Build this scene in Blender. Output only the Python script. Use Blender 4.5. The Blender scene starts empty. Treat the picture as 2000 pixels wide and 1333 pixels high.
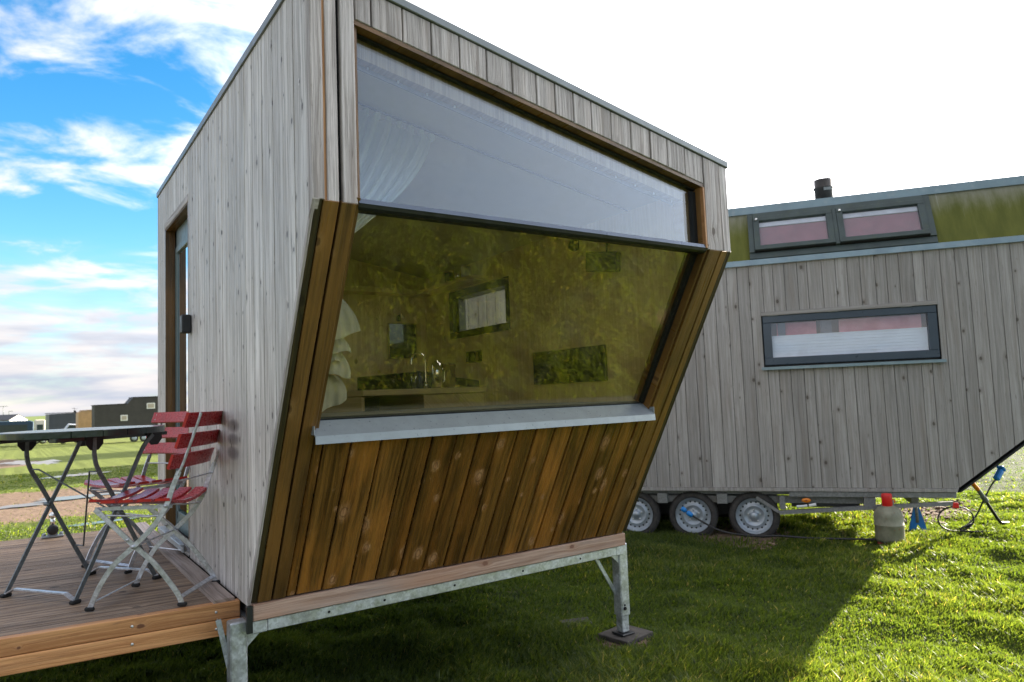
import bpy, math, random
import numpy as np
from mathutils import Vector, Matrix
R = math.radians
random.seed(7); rng = np.random.default_rng(7)
sc = bpy.context.scene
# ------------------------------------------------------------------ camera
cd = bpy.data.cameras.new("camera"); cam = bpy.data.objects.new("camera", cd); sc.collection.objects.link(cam)
CAM = Vector((-0.806, -2.298, 1.45))
M3 = Matrix(((0.82215622, -0.0118712, -0.56913815), (-0.56795446, -0.08482815, -0.81867693), (-0.03856026, 0.99632488, -0.07648429)))
cam.matrix_world = Matrix.Translation(CAM) @ M3.to_4x4()
cd.sensor_width = 36.0; cd.lens = 25.0; cd.clip_start = 0.05; cd.clip_end = 5000
cd.dof.use_dof = True; cd.dof.focus_distance = 3.2; cd.dof.aperture_fstop = 4.5
sc.camera = cam
# ------------------------------------------------------------------ light
SUN_AZ, SUN_EL = 1.5, 14.6          # azimuth from +X towards +Y
s_dir = Vector((math.cos(R(SUN_AZ)) * math.cos(R(SUN_EL)), math.sin(R(SUN_AZ)) * math.cos(R(SUN_EL)), math.sin(R(SUN_EL))))
ld = bpy.data.lights.new("sun", 'SUN'); ld.energy = 5.0; ld.angle = R(0.5); ld.color = (1.0, 0.90, 0.76)
sun = bpy.data.objects.new("sun", ld); sc.collection.objects.link(sun)
sun.rotation_euler = s_dir.to_track_quat('Z', 'Y').to_euler()
world = bpy.data.worlds.new("World"); sc.world = world; world.use_nodes = True
sc.view_settings.view_transform = 'Standard'; sc.view_settings.look = 'None'
sc.view_settings.exposure = 2.15; sc.view_settings.gamma = 1.0
sc.cycles.max_bounces = 10; sc.cycles.transparent_max_bounces = 24; sc.cycles.sample_clamp_indirect = 6.0

LOCX = 47.7
def build_world():
    nt = world.node_tree; n = nt.nodes; l = nt.links; n.clear()
    out = n.new('ShaderNodeOutputWorld'); bg = n.new('ShaderNodeBackground'); l.new(bg.outputs[0], out.inputs[0])
    tc = n.new('ShaderNodeTexCoord'); sep = n.new('ShaderNodeSeparateXYZ'); l.new(tc.outputs['Generated'], sep.inputs[0])
    def m(op, a, b=None, c=None, clamp=False):
        q = n.new('ShaderNodeMath'); q.operation = op; q.use_clamp = clamp
        for i, v in enumerate((a, b, c)):
            if v is None: continue
            if isinstance(v, (int, float)): q.inputs[i].default_value = v
            else: l.new(v, q.inputs[i])
        return q.outputs[0]
    z = m('MAXIMUM', m('ADD', sep.outputs[2], 0.03), 0.004)
    cv = n.new('ShaderNodeCombineXYZ'); l.new(sep.outputs[0], cv.inputs[0]); l.new(sep.outputs[1], cv.inputs[1]); l.new(z, cv.inputs[2])
    sky = n.new('ShaderNodeTexSky'); sky.sky_type = 'NISHITA'; sky.sun_disc = False
    sky.sun_elevation = R(SUN_EL); sky.sun_rotation = R(90 - SUN_AZ); sky.air_density = 1.0; sky.dust_density = 0.4; sky.ozone_density = 1.4
    l.new(cv.outputs[0], sky.inputs[0])
    hs = n.new('ShaderNodeHueSaturation'); hs.inputs['Saturation'].default_value = 1.5; hs.inputs['Value'].default_value = 0.74
    l.new(sky.outputs[0], hs.inputs['Color'])
    # cloud layer: direction projected on a plane overhead
    zz = m('ADD', z, 0.17)
    px = m('DIVIDE', sep.outputs[0], zz); py = m('DIVIDE', sep.outputs[1], zz)
    cp = n.new('ShaderNodeCombineXYZ'); l.new(px, cp.inputs[0]); l.new(py, cp.inputs[1])
    rot = n.new('ShaderNodeMapping'); rot.inputs['Rotation'].default_value = (0, 0, R(35)); rot.inputs['Scale'].default_value = (1.1, 1.2, 1); rot.inputs['Location'].default_value = (LOCX, 1.7, 0)
    l.new(cp.outputs[0], rot.inputs[0])
    nz = n.new('ShaderNodeTexNoise'); nz.inputs['Scale'].default_value = 3.1; nz.inputs['Detail'].default_value = 9; nz.inputs['Roughness'].default_value = 0.56; nz.inputs['Distortion'].default_value = 0.35
    l.new(rot.outputs[0], nz.inputs['Vector'])
    nz2 = n.new('ShaderNodeTexNoise'); nz2.inputs['Scale'].default_value = 0.35; nz2.inputs['Detail'].default_value = 3
    l.new(rot.outputs[0], nz2.inputs['Vector'])
    # more cloud towards the sun and towards the horizon
    sd = m('ADD', m('MULTIPLY', sep.outputs[0], s_dir.x), m('ADD', m('MULTIPLY', sep.outputs[1], s_dir.y), m('MULTIPLY', sep.outputs[2], s_dir.z)))
    toward = n.new('ShaderNodeMapRange'); toward.interpolation_type = 'SMOOTHSTEP'; toward.inputs[1].default_value = 0.20; toward.inputs[2].default_value = 0.62; l.new(sd, toward.inputs[0])
    lowz = n.new('ShaderNodeMapRange'); lowz.inputs[1].default_value = 0.22; lowz.inputs[2].default_value = 0.03; l.new(z, lowz.inputs[0])
    back = n.new('ShaderNodeMapRange'); back.interpolation_type = 'SMOOTHSTEP'; back.inputs[1].default_value = 0.1; back.inputs[2].default_value = -0.5; l.new(sep.outputs[1], back.inputs[0])
    f = m('ADD', nz.outputs[0], m('MULTIPLY', toward.outputs[0], 0.30))
    f = m('ADD', f, m('MULTIPLY', lowz.outputs[0], 0.14))
    f = m('ADD', f, 0.0)
    f = m('ADD', f, m('MULTIPLY', m('SUBTRACT', nz2.outputs[0], 0.5), 0.35))
    cr = n.new('ShaderNodeMapRange'); cr.interpolation_type = 'SMOOTHSTEP'; cr.inputs[1].default_value = 0.46; cr.inputs[2].default_value = 0.66; l.new(f, cr.inputs[0])
    fac = m('MULTIPLY', cr.outputs[0], 0.93)
    zen = n.new('ShaderNodeMapRange'); zen.interpolation_type = 'SMOOTHSTEP'; zen.inputs[1].default_value = 0.62; zen.inputs[2].default_value = 0.85; l.new(z, zen.inputs[0])
    left = n.new('ShaderNodeMapRange'); left.interpolation_type = 'SMOOTHSTEP'; left.inputs[1].default_value = -0.15; left.inputs[2].default_value = -0.6; l.new(sep.outputs[0], left.inputs[0])
    veil = m('MULTIPLY', back.outputs[0], 0.9)
    fac = m('ADD', m('MULTIPLY', fac, m('SUBTRACT', 1.0, veil)), m('MULTIPLY', veil, 0.50))
    vl2 = m('MULTIPLY', m('MAXIMUM', left.outputs[0], zen.outputs[0]), 0.9)  # cloud veil added out of view, left and overhead, to neutralise the ambient light
    fac = m('ADD', m('MULTIPLY', fac, m('SUBTRACT', 1.0, vl2)), m('MULTIPLY', vl2, 0.88))
    # cloud brightness: brighter towards the sun, a little grey in thick parts
    cb = m('ADD', 2.35, m('MULTIPLY', m('POWER', m('MAXIMUM', sd, 0.0), 2.0), 13.0))
    cb = m('MULTIPLY', cb, m('SUBTRACT', 1.15, m('MULTIPLY', nz2.outputs[0], 0.32)))
    cb = m('MULTIPLY', cb, m('SUBTRACT', 1.0, m('MULTIPLY', back.outputs[0], 0.25)))
    colr = n.new('ShaderNodeMixRGB'); colr.inputs[1].default_value = (0.93, 0.96, 1.06, 1); colr.inputs[2].default_value = (1.05, 0.97, 0.93, 1)
    l.new(m('MULTIPLY', nz.outputs[0], 1.0), colr.inputs[0])
    cc = n.new('ShaderNodeVectorMath'); cc.operation = 'SCALE'; l.new(colr.outputs[0], cc.inputs[0]); l.new(cb, cc.inputs['Scale'])
    mx = n.new('ShaderNodeMixRGB'); l.new(fac, mx.inputs[0]); l.new(hs.outputs[0], mx.inputs[1]); l.new(cc.outputs[0], mx.inputs[2])
    bank = n.new('ShaderNodeMapRange'); bank.interpolation_type = 'SMOOTHSTEP'; bank.inputs[1].default_value = 0.26; bank.inputs[2].default_value = 0.05
    l.new(m('ADD', z, m('MULTIPLY', m('SUBTRACT', nz.outputs[0], 0.5), -0.16)), bank.inputs[0])
    bk = m('MULTIPLY', m('MULTIPLY', bank.outputs[0], 0.88), m('SUBTRACT', 1.0, toward.outputs[0]))
    bc = n.new('ShaderNodeMixRGB'); bc.inputs[1].default_value = (1.10, 1.22, 1.50, 1); bc.inputs[2].default_value = (1.95, 1.84, 1.82, 1)
    bn = n.new('ShaderNodeTexNoise'); bn.inputs['Scale'].default_value = 3.0; bn.inputs['Detail'].default_value = 6
    bv = n.new('ShaderNodeCombineXYZ'); l.new(m('MULTIPLY', sep.outputs[0], 2.0), bv.inputs[0]); l.new(m('MULTIPLY', sep.outputs[1], 2.0), bv.inputs[1]); l.new(m('MULTIPLY', sep.outputs[2], 14.0), bv.inputs[2]); l.new(bv.outputs[0], bn.inputs['Vector'])
    bm = n.new('ShaderNodeMapRange'); bm.interpolation_type = 'SMOOTHSTEP'; bm.inputs[1].default_value = 0.38; bm.inputs[2].default_value = 0.62; l.new(bn.outputs[0], bm.inputs[0]); l.new(bm.outputs[0], bc.inputs[0])
    m3 = n.new('ShaderNodeMixRGB'); l.new(bk, m3.inputs[0]); l.new(mx.outputs[0], m3.inputs[1]); l.new(bc.outputs[0], m3.inputs[2]); mx = m3
    l.new(mx.outputs[0], bg.inputs[0]); bg.inputs[1].default_value = 0.112
build_world()

# ------------------------------------------------------------------ node helper
class NT:
    def __init__(s, name):
        s.m = bpy.data.materials.new(name); s.m.use_nodes = True; s.t = s.m.node_tree; s.n = s.t.nodes; s.l = s.t.links; s.n.clear()
        s.out = s.n.new('ShaderNodeOutputMaterial')
    def node(s, t, **k):
        q = s.n.new(t)
        for a, b in k.items(): setattr(q, a, b)
        return q
    def set(s, sock, v):
        if isinstance(v, bpy.types.NodeSocket): s.l.new(v, sock)
        elif isinstance(v, (tuple, list)) and len(v) == 3 and sock.type == 'RGBA': sock.default_value = (*v, 1)
        else: sock.default_value = v
    def math(s, op, *a, clamp=False):
        q = s.node('ShaderNodeMath', operation=op, use_clamp=clamp)
        for i, v in enumerate(a): s.set(q.inputs[i], v)
        return q.outputs[0]
    def mix(s, f, a, b, bt='MIX'):
        q = s.node('ShaderNodeMixRGB', blend_type=bt); s.set(q.inputs[0], f); s.set(q.inputs[1], a); s.set(q.inputs[2], b); return q.outputs[0]
    def ramp(s, v, a, b, c=0.0, d=1.0, smooth=True):
        q = s.node('ShaderNodeMapRange'); q.interpolation_type = 'SMOOTHSTEP' if smooth else 'LINEAR'
        s.set(q.inputs[0], v); 
        for i, x in enumerate((a, b, c, d)): s.set(q.inputs[i + 1], x)
        return q.outputs[0]
    def noise(s, vec, scale, detail=4, rough=0.5, dist=0.0, dim='3D'):
        q = s.node('ShaderNodeTexNoise', noise_dimensions=dim)
        if vec is not None: s.set(q.inputs['Vector'], vec)
        q.inputs['Scale'].default_value = scale; q.inputs['Detail'].default_value = detail; q.inputs['Roughness'].default_value = rough; q.inputs['Distortion'].default_value = dist
        return q.outputs[0]
    def xyz(s, x, y, z=0.0):
        q = s.node('ShaderNodeCombineXYZ'); s.set(q.inputs[0], x); s.set(q.inputs[1], y); s.set(q.inputs[2], z); return q.outputs[0]
    def sep(s, v):
        q = s.node('ShaderNodeSeparateXYZ'); s.set(q.inputs[0], v); return q.outputs
    def obj(s): return s.node('ShaderNodeTexCoord').outputs['Object']
    def geo(s): return s.node('ShaderNodeNewGeometry').outputs['Position']
    def attr(s, name): return s.node('ShaderNodeAttribute', attribute_name=name)
    def bump(s, h, dist=0.002, strength=0.6):
        q = s.node('ShaderNodeBump'); q.inputs['Distance'].default_value = dist; q.inputs['Strength'].default_value = strength; s.set(q.inputs['Height'], h); return q.outputs[0]
    def pbr(s, col, rough=0.5, metal=0.0, spec=0.5, normal=None, **k):
        q = s.node('ShaderNodeBsdfPrincipled'); s.set(q.inputs['Base Color'], col); s.set(q.inputs['Roughness'], rough); s.set(q.inputs['Metallic'], metal); s.set(q.inputs['Specular IOR Level'], spec)
        if normal is not None: s.l.new(normal, q.inputs['Normal'])
        for a, b in k.items(): s.set(q.inputs[a.replace('_', ' ')], b)
        return q.outputs[0]
    def fin(s, sh): s.l.new(sh, s.out.inputs[0]); return s.m

def simple(name, col, rough=0.5, metal=0.0, var=0.12, scale=6.0, spec=0.5, bump=0.0, bscale=80, dirt=None, dfac=0.5):
    t = NT(name); v = t.obj(); nz = t.noise(v, scale, 5, 0.6)
    c = t.mix(1.0, col, t.xyz(*[t.ramp(nz, 0.3, 0.7, 1 - var, 1 + var)] * 3), 'MULTIPLY')
    if dirt is not None:
        c = t.mix(t.math('MULTIPLY', t.ramp(t.noise(v, scale * 2.3, 7, 0.7), 0.48, 0.72), dfac), c, dirt)
    nr = t.bump(t.noise(v, bscale, 4, 0.6), bump, 0.7) if bump else None
    r = t.ramp(t.noise(v, scale * 4, 4, 0.6), 0.3, 0.7, max(0.02, rough - 0.08), min(1, rough + 0.1))
    return t.fin(t.pbr(c, r, metal, spec, nr))

def wood(name, dark, light, knot, kc=0.5, rough=0.6, spec=0.4, tint=0.16, weather=None, wfac=0.0, knot_halo=None, knot_r=0.085, bump=0.0012, grain=1.0, hue2=None, rv=0.12, stain=None, chair_reflection=False, flare=None, kd=1.0, kring=False):
    """boards: UV in metres (u across, v along), attribute rnd one number per board"""
    t = NT(name)
    uv = t.sep(t.attr('UVMap').outputs['Vector']); u, v = uv[0], uv[1]
    rnd = t.attr('rnd').outputs['Fac']
    vor = t.node('ShaderNodeTexVoronoi', voronoi_dimensions='2D', feature='F1')
    wob = t.noise(t.xyz(u, v), 3.0, 2)
    t.set(vor.inputs['Vector'], t.xyz(t.math('MULTIPLY', u, 5.2 * kd), t.math('MULTIPLY', v, 3.4 * kd)))
    vor.inputs['Scale'].default_value = 1.0; vor.inputs['Randomness'].default_value = 0.9
    d = vor.outputs['Distance']; keep = t.math('GREATER_THAN', t.sep(vor.outputs['Color'])[0], kc)
    dn = t.math('ADD', d, t.math('MULTIPLY', t.math('SUBTRACT', t.noise(t.xyz(u, v), 60, 3), 0.5), 0.05))
    size = t.math('MULTIPLY_ADD', t.sep(vor.outputs['Color'])[1], 0.9, 0.35)
    kr = t.math('DIVIDE', dn, size)
    kn = t.math('MULTIPLY', t.ramp(kr, knot_r, knot_r * 0.55), keep)
    halo = t.math('MULTIPLY', t.ramp(kr, knot_r * 2.8, knot_r * 0.6), keep)
    rings = t.math('SINE', t.math('MULTIPLY', kr, 150.0))
    # warped grain
    uw = t.math('ADD', u, t.math('ADD', t.math('MULTIPLY', halo, 0.012), t.math('MULTIPLY', t.noise(t.xyz(t.math('MULTIPLY', u, 6), t.math('MULTIPLY', v, 1.3)), 1.0, 3), 0.045)))
    g1 = t.noise(t.xyz(t.math('MULTIPLY', uw, 120), t.math('MULTIPLY', v, 2.6)), 1.0, 6, 0.72)
    g2 = t.noise(t.xyz(t.math('MULTIPLY', uw, 42), t.math('MULTIPLY', v, 0.9)), 1.0, 3, 0.5)
    g = t.math('ADD', t.math('MULTIPLY', g1, 0.55), t.math('MULTIPLY', g2, 0.45))
    gs = t.ramp(g, 0.5 - 0.115 / grain, 0.5 + 0.115 / grain)
    c = t.mix(gs, dark, light)
    if hue2 is not None:
        c = t.mix(t.math('MULTIPLY', t.ramp(t.noise(t.xyz(t.math('MULTIPLY', u, 9), t.math('MULTIPLY', v, 1.6)), 1.0, 4, 0.6), 0.42, 0.68), 0.75), c, hue2)
    tv = t.ramp(rnd, 0, 1, 1 - tint, 1 + tint, smooth=False)
    c = t.mix(1.0, c, t.xyz(tv, tv, tv), 'MULTIPLY')
    if weather is not None:
        wn = t.noise(t.xyz(t.math('MULTIPLY', u, 14), t.math('MULTIPLY', v, 1.1)), 1.0, 6, 0.65)
        c = t.mix(t.math('MULTIPLY', t.ramp(wn, 0.45, 0.72), wfac), c, weather)
    if stain is not None:      # short dark checks and stains along the grain
        sn = t.noise(t.xyz(t.math('MULTIPLY', uw, 75), t.math('MULTIPLY', v, 7)), 1.0, 4, 0.6)
        c = t.mix(t.math('MULTIPLY', t.ramp(sn, 0.60, 0.72), 0.6), c, stain)
    if knot_halo is not None: c = t.mix(t.math('MULTIPLY', halo, t.ramp(rings, -1, 1, 0.30, 0.55)), c, knot_halo)
    c = t.mix(t.math('MULTIPLY', kn, 0.85), c, knot)
    if flare is not None:
        fn = t.noise(t.xyz(t.math('MULTIPLY', uw, 60), t.math('MULTIPLY', v, 14)), 1.0, 7, 0.78)
        fk = t.math('ADD', fn, t.math('MULTIPLY', halo, 0.20))
        c = t.mix(t.math('MULTIPLY', t.ramp(fk, 0.57, 0.76), t.ramp(g1, 0.35, 0.65, 0.25, 0.85)), c, flare)
    if kring:
        rg = t.ramp(t.math('ABSOLUTE', t.math('SUBTRACT', kr, knot_r * 0.95)), knot_r * 0.28, 0.0)
        c = t.mix(t.math('MULTIPLY', t.math('MULTIPLY', rg, keep), 0.55), c, (0.05, 0.018, 0.006))
    if chair_reflection:     # chair back's reflection painted into the wall colour as three dark bands
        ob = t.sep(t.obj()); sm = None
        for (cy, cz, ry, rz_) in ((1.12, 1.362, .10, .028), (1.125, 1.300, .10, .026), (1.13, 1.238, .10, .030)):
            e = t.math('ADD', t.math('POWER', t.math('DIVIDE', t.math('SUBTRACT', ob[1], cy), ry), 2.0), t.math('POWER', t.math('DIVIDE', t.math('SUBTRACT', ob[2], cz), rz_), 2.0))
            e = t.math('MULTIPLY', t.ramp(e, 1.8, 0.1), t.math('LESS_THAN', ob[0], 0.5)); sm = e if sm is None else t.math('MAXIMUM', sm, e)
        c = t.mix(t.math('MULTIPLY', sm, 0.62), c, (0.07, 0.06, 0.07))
    h = t.math('ADD', t.math('MULTIPLY', gs, 1.0), t.math('MULTIPLY', kn, -0.6))
    r = t.ramp(g1, 0.3, 0.7, rough + rv, rough - rv)
    return t.fin(t.pbr(c, r, 0, spec, t.bump(h, bump, 0.8)))

def glass_mat(name, refl=2.2, tint=(0.93, 0.95, 0.92), base=0.03, streak=0.0, coat=(0.95, 0.97, 1.0)):
    t = NT(name)
    fr = t.node('ShaderNodeFresnel'); bf = t.node('ShaderNodeNewGeometry').outputs['Backfacing']; t.set(fr.inputs[0], t.ramp(bf, 0, 1, 1.5, 1 / 1.5, smooth=False))
    fac = t.math('ADD', t.math('MULTIPLY', fr.outputs[0], refl), base, clamp=True)
    tr = t.node('ShaderNodeBsdfTransparent'); t.set(tr.inputs[0], tint)
    gl = t.node('ShaderNodeBsdfGlossy'); gl.inputs['Roughness'].default_value = 0.0; t.set(gl.inputs[0], coat)
    mx = t.node('ShaderNodeMixShader'); t.l.new(fac, mx.inputs[0]); t.l.new(tr.outputs[0], mx.inputs[1]); t.l.new(gl.outputs[0], mx.inputs[2])
    # thin film of dust
    df = t.node('ShaderNodeBsdfDiffuse'); t.set(df.inputs[0], (0.55, 0.55, 0.5))
    m2 = t.node('ShaderNodeMixShader'); t.l.new(t.math('MULTIPLY', t.ramp(t.noise(t.obj(), 5, 7, 0.7), 0.45, 0.8), 0.05 + streak), m2.inputs[0]); t.l.new(mx.outputs[0], m2.inputs[1]); t.l.new(df.outputs[0], m2.inputs[2])
    return t.fin(m2.outputs[0])

def galv(name, col=(0.52, 0.55, 0.57), rough=0.42, metal=0.75):
    t = NT(name); o = t.obj()
    vor = t.node('ShaderNodeTexVoronoi', feature='F1'); t.set(vor.inputs['Vector'], o); vor.inputs['Scale'].default_value = 90
    sp = t.sep(vor.outputs['Color'])[0]; nz = t.noise(o, 22, 6, 0.7)
    c = t.mix(1.0, col, t.xyz(*[t.math('ADD', t.ramp(sp, 0, 1, 0.82, 1.08), t.ramp(nz, 0.3, 0.7, -0.18, 0.12))] * 3), 'MULTIPLY')
    c = t.mix(t.math('MULTIPLY', t.ramp(t.noise(o, 9, 7, 0.75), 0.55, 0.7), 0.5), c, (0.20, 0.20, 0.19))
    r = t.ramp(nz, 0.3, 0.7, rough - 0.08, rough + 0.16)
    return t.fin(t.pbr(c, r, metal, 0.5, t.bump(nz, 0.0006, 0.4)))

MAT = {}
def mats():
    M = MAT
    M['grey_board'] = wood('grey weathered board', (0.42, 0.385, 0.355), (0.81, 0.77, 0.735), (0.07, 0.06, 0.055), kc=0.15, kd=1.35, rough=0.5, spec=0.45, tint=0.16, weather=(0.36, 0.30, 0.25), wfac=0.35, knot_halo=(0.30, 0.27, 0.25), knot_r=0.062, stain=(0.09, 0.08, 0.075), chair_reflection=True)
    M['front_board'] = wood('front weathered board', (0.27, 0.24, 0.225), (0.60, 0.55, 0.53), (0.10, 0.075, 0.06), kc=0.55, rough=0.6, spec=0.3, tint=0.14, weather=(0.42, 0.34, 0.29), wfac=0.4, knot_halo=(0.28, 0.24, 0.21), knot_r=0.075, stain=(0.13, 0.10, 0.085), bump=0.002)
    M['brown_board'] = wood('brown glazed board', (0.046, 0.021, 0.005), (0.235, 0.113, 0.026), (0.26, 0.105, 0.038), kc=0.30, rough=0.27, spec=0.55, kd=1.3, kring=True, tint=0.30, knot_halo=(0.40, 0.19, 0.075), knot_r=0.095, hue2=(0.36, 0.145, 0.028), flare=(0.58, 0.33, 0.17), rv=0.10, bump=0.0009, grain=0.8)
    M['brown_trim'] = wood('brown glazed trim', (0.068, 0.034, 0.010), (0.20, 0.105, 0.032), (0.08, 0.035, 0.012), kc=0.45, rough=0.34, spec=0.5, tint=0.2, knot_halo=(0.33, 0.19, 0.08), knot_r=0.09, hue2=(0.24, 0.115, 0.03), grain=0.8)
    M['brown_dark'] = wood('dark mossy board', (0.022, 0.017, 0.008), (0.075, 0.055, 0.022), (0.02, 0.012, 0.006), kc=0.6, rough=0.5, tint=0.1)
    M['orange_edge'] = wood('fresh orange wood', (0.30, 0.13, 0.045), (0.52, 0.27, 0.11), (0.18, 0.07, 0.03), kc=0.7, rough=0.5, tint=0.1)
    M['beam'] = wood('pinkish beam', (0.26, 0.15, 0.10), (0.50, 0.34, 0.26), (0.17, 0.07, 0.04), kc=0.35, rough=0.6, tint=0.1, knot_halo=(0.34, 0.17, 0.10), weather=(0.30, 0.26, 0.24), wfac=0.7, hue2=(0.40, 0.22, 0.14))
    M['deck_fir'] = wood('orange fir', (0.42, 0.175, 0.060), (0.72, 0.36, 0.145), (0.13, 0.045, 0.02), kc=0.2, rough=0.55, tint=0.1, knot_halo=(0.42, 0.20, 0.09), knot_r=0.08, weather=(0.38, 0.22, 0.13), wfac=0.3, stain=(0.2, 0.1, 0.06))
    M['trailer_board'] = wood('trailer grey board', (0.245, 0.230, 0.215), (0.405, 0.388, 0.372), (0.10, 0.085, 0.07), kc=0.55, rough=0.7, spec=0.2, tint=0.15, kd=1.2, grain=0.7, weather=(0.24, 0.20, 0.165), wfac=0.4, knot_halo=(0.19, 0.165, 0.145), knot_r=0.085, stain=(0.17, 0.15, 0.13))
    M['ply'] = wood('birch ply', (0.68, 0.52, 0.27), (0.80, 0.64, 0.38), (0.2, 0.12, 0.05), kc=0.9, rough=0.5, tint=0.05, bump=0.0003)
    M['ply_dark'] = wood('oak shelf', (0.26, 0.17, 0.07), (0.40, 0.28, 0.13), (0.2, 0.1, 0.04), kc=0.9, rough=0.5, tint=0.05, bump=0.0003)
    # ribbed deck boards: ribs cut in the mesh; old grey brown surface
    M['deck'] = wood('worn decking', (0.13, 0.082, 0.052), (0.41, 0.285, 0.185), (0.05, 0.03, 0.02), kc=0.6, rough=0.55, spec=0.4, tint=0.22, weather=(0.36, 0.25, 0.165), wfac=0.6, stain=(0.06, 0.04, 0.028))
    M['deck_trim'] = wood('worn deck trim', (0.20, 0.15, 0.12), (0.42, 0.33, 0.28), (0.08, 0.05, 0.04), kc=0.6, rough=0.6, tint=0.1, weather=(0.36, 0.31, 0.28), wfac=0.6, stain=(0.12, 0.08, 0.07))
    M['galv'] = galv('galvanised steel')
    M['chair_steel'] = galv('zinc coated flat bar', (0.64, 0.655, 0.69), 0.38, 0.7)
    M['table_steel'] = galv('dark zinc bar', (0.20, 0.225, 0.235), 0.45, 0.6)
    M['black'] = simple('black plastic', (0.015, 0.016, 0.017), 0.45, var=0.2)
    M['membrane'] = simple('black membrane', (0.012, 0.011, 0.011), 0.9)
    M['anthracite'] = simple('anthracite aluminium', (0.045, 0.065, 0.09), 0.35, 0.2, var=0.08, spec=0.5)
    M['anthracite_dark'] = simple('dark anthracite profile', (0.016, 0.018, 0.019), 0.4, 0.2, var=0.08)
    M['bar_slate'] = simple('slate coloured profile', (0.085, 0.105, 0.14), 0.35, 0.4, var=0.1)
    M['roof_window'] = simple('grey green roof window sheet', (0.055, 0.075, 0.072), 0.4, 0.3, var=0.15, dirt=(0.10, 0.12, 0.06), dfac=0.3)
    M['door_frame'] = simple('grey green door frame', (0.13, 0.185, 0.19), 0.4, 0.1, var=0.06)
    M['sill'] = simple('pale aluminium sill', (0.30, 0.33, 0.36), 0.35, 0.3, var=0.06, scale=14, bump=0.0002, bscale=300, dirt=(0.24, 0.26, 0.27), dfac=0.4)
    M['flash'] = simple('grey zinc flashing', (0.20, 0.215, 0.215), 0.4, 0.35, var=0.1, dirt=(0.25, 0.27, 0.26), dfac=0.4)
    M['zinc_blue'] = simple('blue grey zinc sheet', (0.22, 0.30, 0.34), 0.4, 0.3, var=0.1, dirt=(0.4, 0.42, 0.42), dfac=0.3)
    M['red_slat'] = simple('red lacquered slat', (0.42, 0.012, 0.018), 0.28, 0, var=0.18, scale=30, spec=0.6, bump=0.0004, bscale=60, dirt=(0.20, 0.05, 0.045), dfac=0.35)
    M['red_paint'] = simple('red slat end', (0.50, 0.018, 0.010), 0.4, 0, var=0.15, scale=30)
    M['green_slat'] = simple('dark green lacquer', (0.014, 0.030, 0.026), 0.16, 0, var=0.15, scale=12, spec=0.7, bump=0.0005, bscale=40)
    M['rubber'] = simple('black rubber', (0.012, 0.012, 0.012), 0.75, bump=0.001, bscale=120)
    M['rivet'] = simple('bright rivet', (0.75, 0.75, 0.72), 0.3, 0.6)
    M['tyre'] = simple('dusty tyre', (0.045, 0.042, 0.040), 0.85, 0, var=0.3, scale=14, bump=0.003, bscale=70, dirt=(0.11, 0.095, 0.08), dfac=0.5)
    M['rim'] = simple('silver steel rim', (0.42, 0.47, 0.52), 0.36, 0.45, var=0.1, dirt=(0.2, 0.19, 0.17), dfac=0.4)
    M['dark_hole'] = simple('dark opening', (0.01, 0.01, 0.01), 0.9)
    M['curtain'] = None
    t = NT('grey linen curtain'); o = t.obj()
    wv = t.noise(o, 420, 2, 0.5)
    df = t.node('ShaderNodeBsdfDiffuse'); t.set(df.inputs[0], t.mix(t.ramp(wv, 0.35, 0.65), (0.42, 0.44, 0.42), (0.58, 0.60, 0.57)))
    tl = t.node('ShaderNodeBsdfTranslucent'); t.set(tl.inputs[0], (0.5, 0.52, 0.5))
    ms = t.node('ShaderNodeMixShader'); ms.inputs[0].default_value = 0.3; t.l.new(df.outputs[0], ms.inputs[1]); t.l.new(tl.outputs[0], ms.inputs[2]); M['curtain'] = t.fin(ms.outputs[0])
    t = NT('white sheer drape'); df = t.node('ShaderNodeBsdfDiffuse'); t.set(df.inputs[0], (0.86, 0.88, 0.88)); tl = t.node('ShaderNodeBsdfTranslucent'); t.set(tl.inputs[0], (0.8, 0.82, 0.82))
    ms = t.node('ShaderNodeMixShader'); ms.inputs[0].default_value = 0.35; t.l.new(df.outputs[0], ms.inputs[1]); t.l.new(tl.outputs[0], ms.inputs[2]); M['drape'] = t.fin(ms.outputs[0])
    M['mattress'] = simple('grey ribbed upholstery', (0.36, 0.35, 0.33), 0.9, bump=0.002, bscale=90)
    M['chrome'] = simple('chrome', (0.8, 0.8, 0.78), 0.08, 1.0, var=0.02)
    M['screen'] = simple('glossy dark panel', (0.012, 0.013, 0.012), 0.4, 0, var=0.05, spec=0.6)
    M['white'] = simple('white plastic', (0.7, 0.71, 0.71), 0.5)
    M['mirror'] = simple('mirror', (0.05, 0.055, 0.055), 0.03, 1.0, var=0.02)
    M['wood_board'] = simple('walnut cutting board', (0.16, 0.085, 0.035), 0.5, var=0.25, scale=20)
    M['glass_up'] = glass_mat('upper window glass', 1.5, (0.92, 0.96, 1.0), 0.02)
    M['glass_low'] = glass_mat('lower window glass', 1.6, (1.0, 0.965, 0.85), 0.0, coat=(1.0, 0.95, 0.68))
    M['glass_door'] = glass_mat('door glass', 3.0, (0.6, 0.66, 0.66), 0.12)
    M['glass_small'] = glass_mat('small window glass', 1.5, (0.93, 0.95, 0.98), 0.02)
    # mossy roof
    t = NT('mossy roof sheet'); o = t.obj(); sx, sy, sz = t.sep(o)
    st = t.noise(t.xyz(t.math('MULTIPLY', sx, 7), 0.0, t.math('MULTIPLY', sz, 1.6)), 1.0, 7, 0.7)
    hi = t.ramp(t.math('ADD', sz, t.math('MULTIPLY', t.math('SUBTRACT', st, 0.5), 0.5)), 2.95, 3.3)
    c = t.mix(t.ramp(st, 0.35, 0.68), (0.085, 0.094, 0.012), (0.130, 0.136, 0.022))
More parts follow.
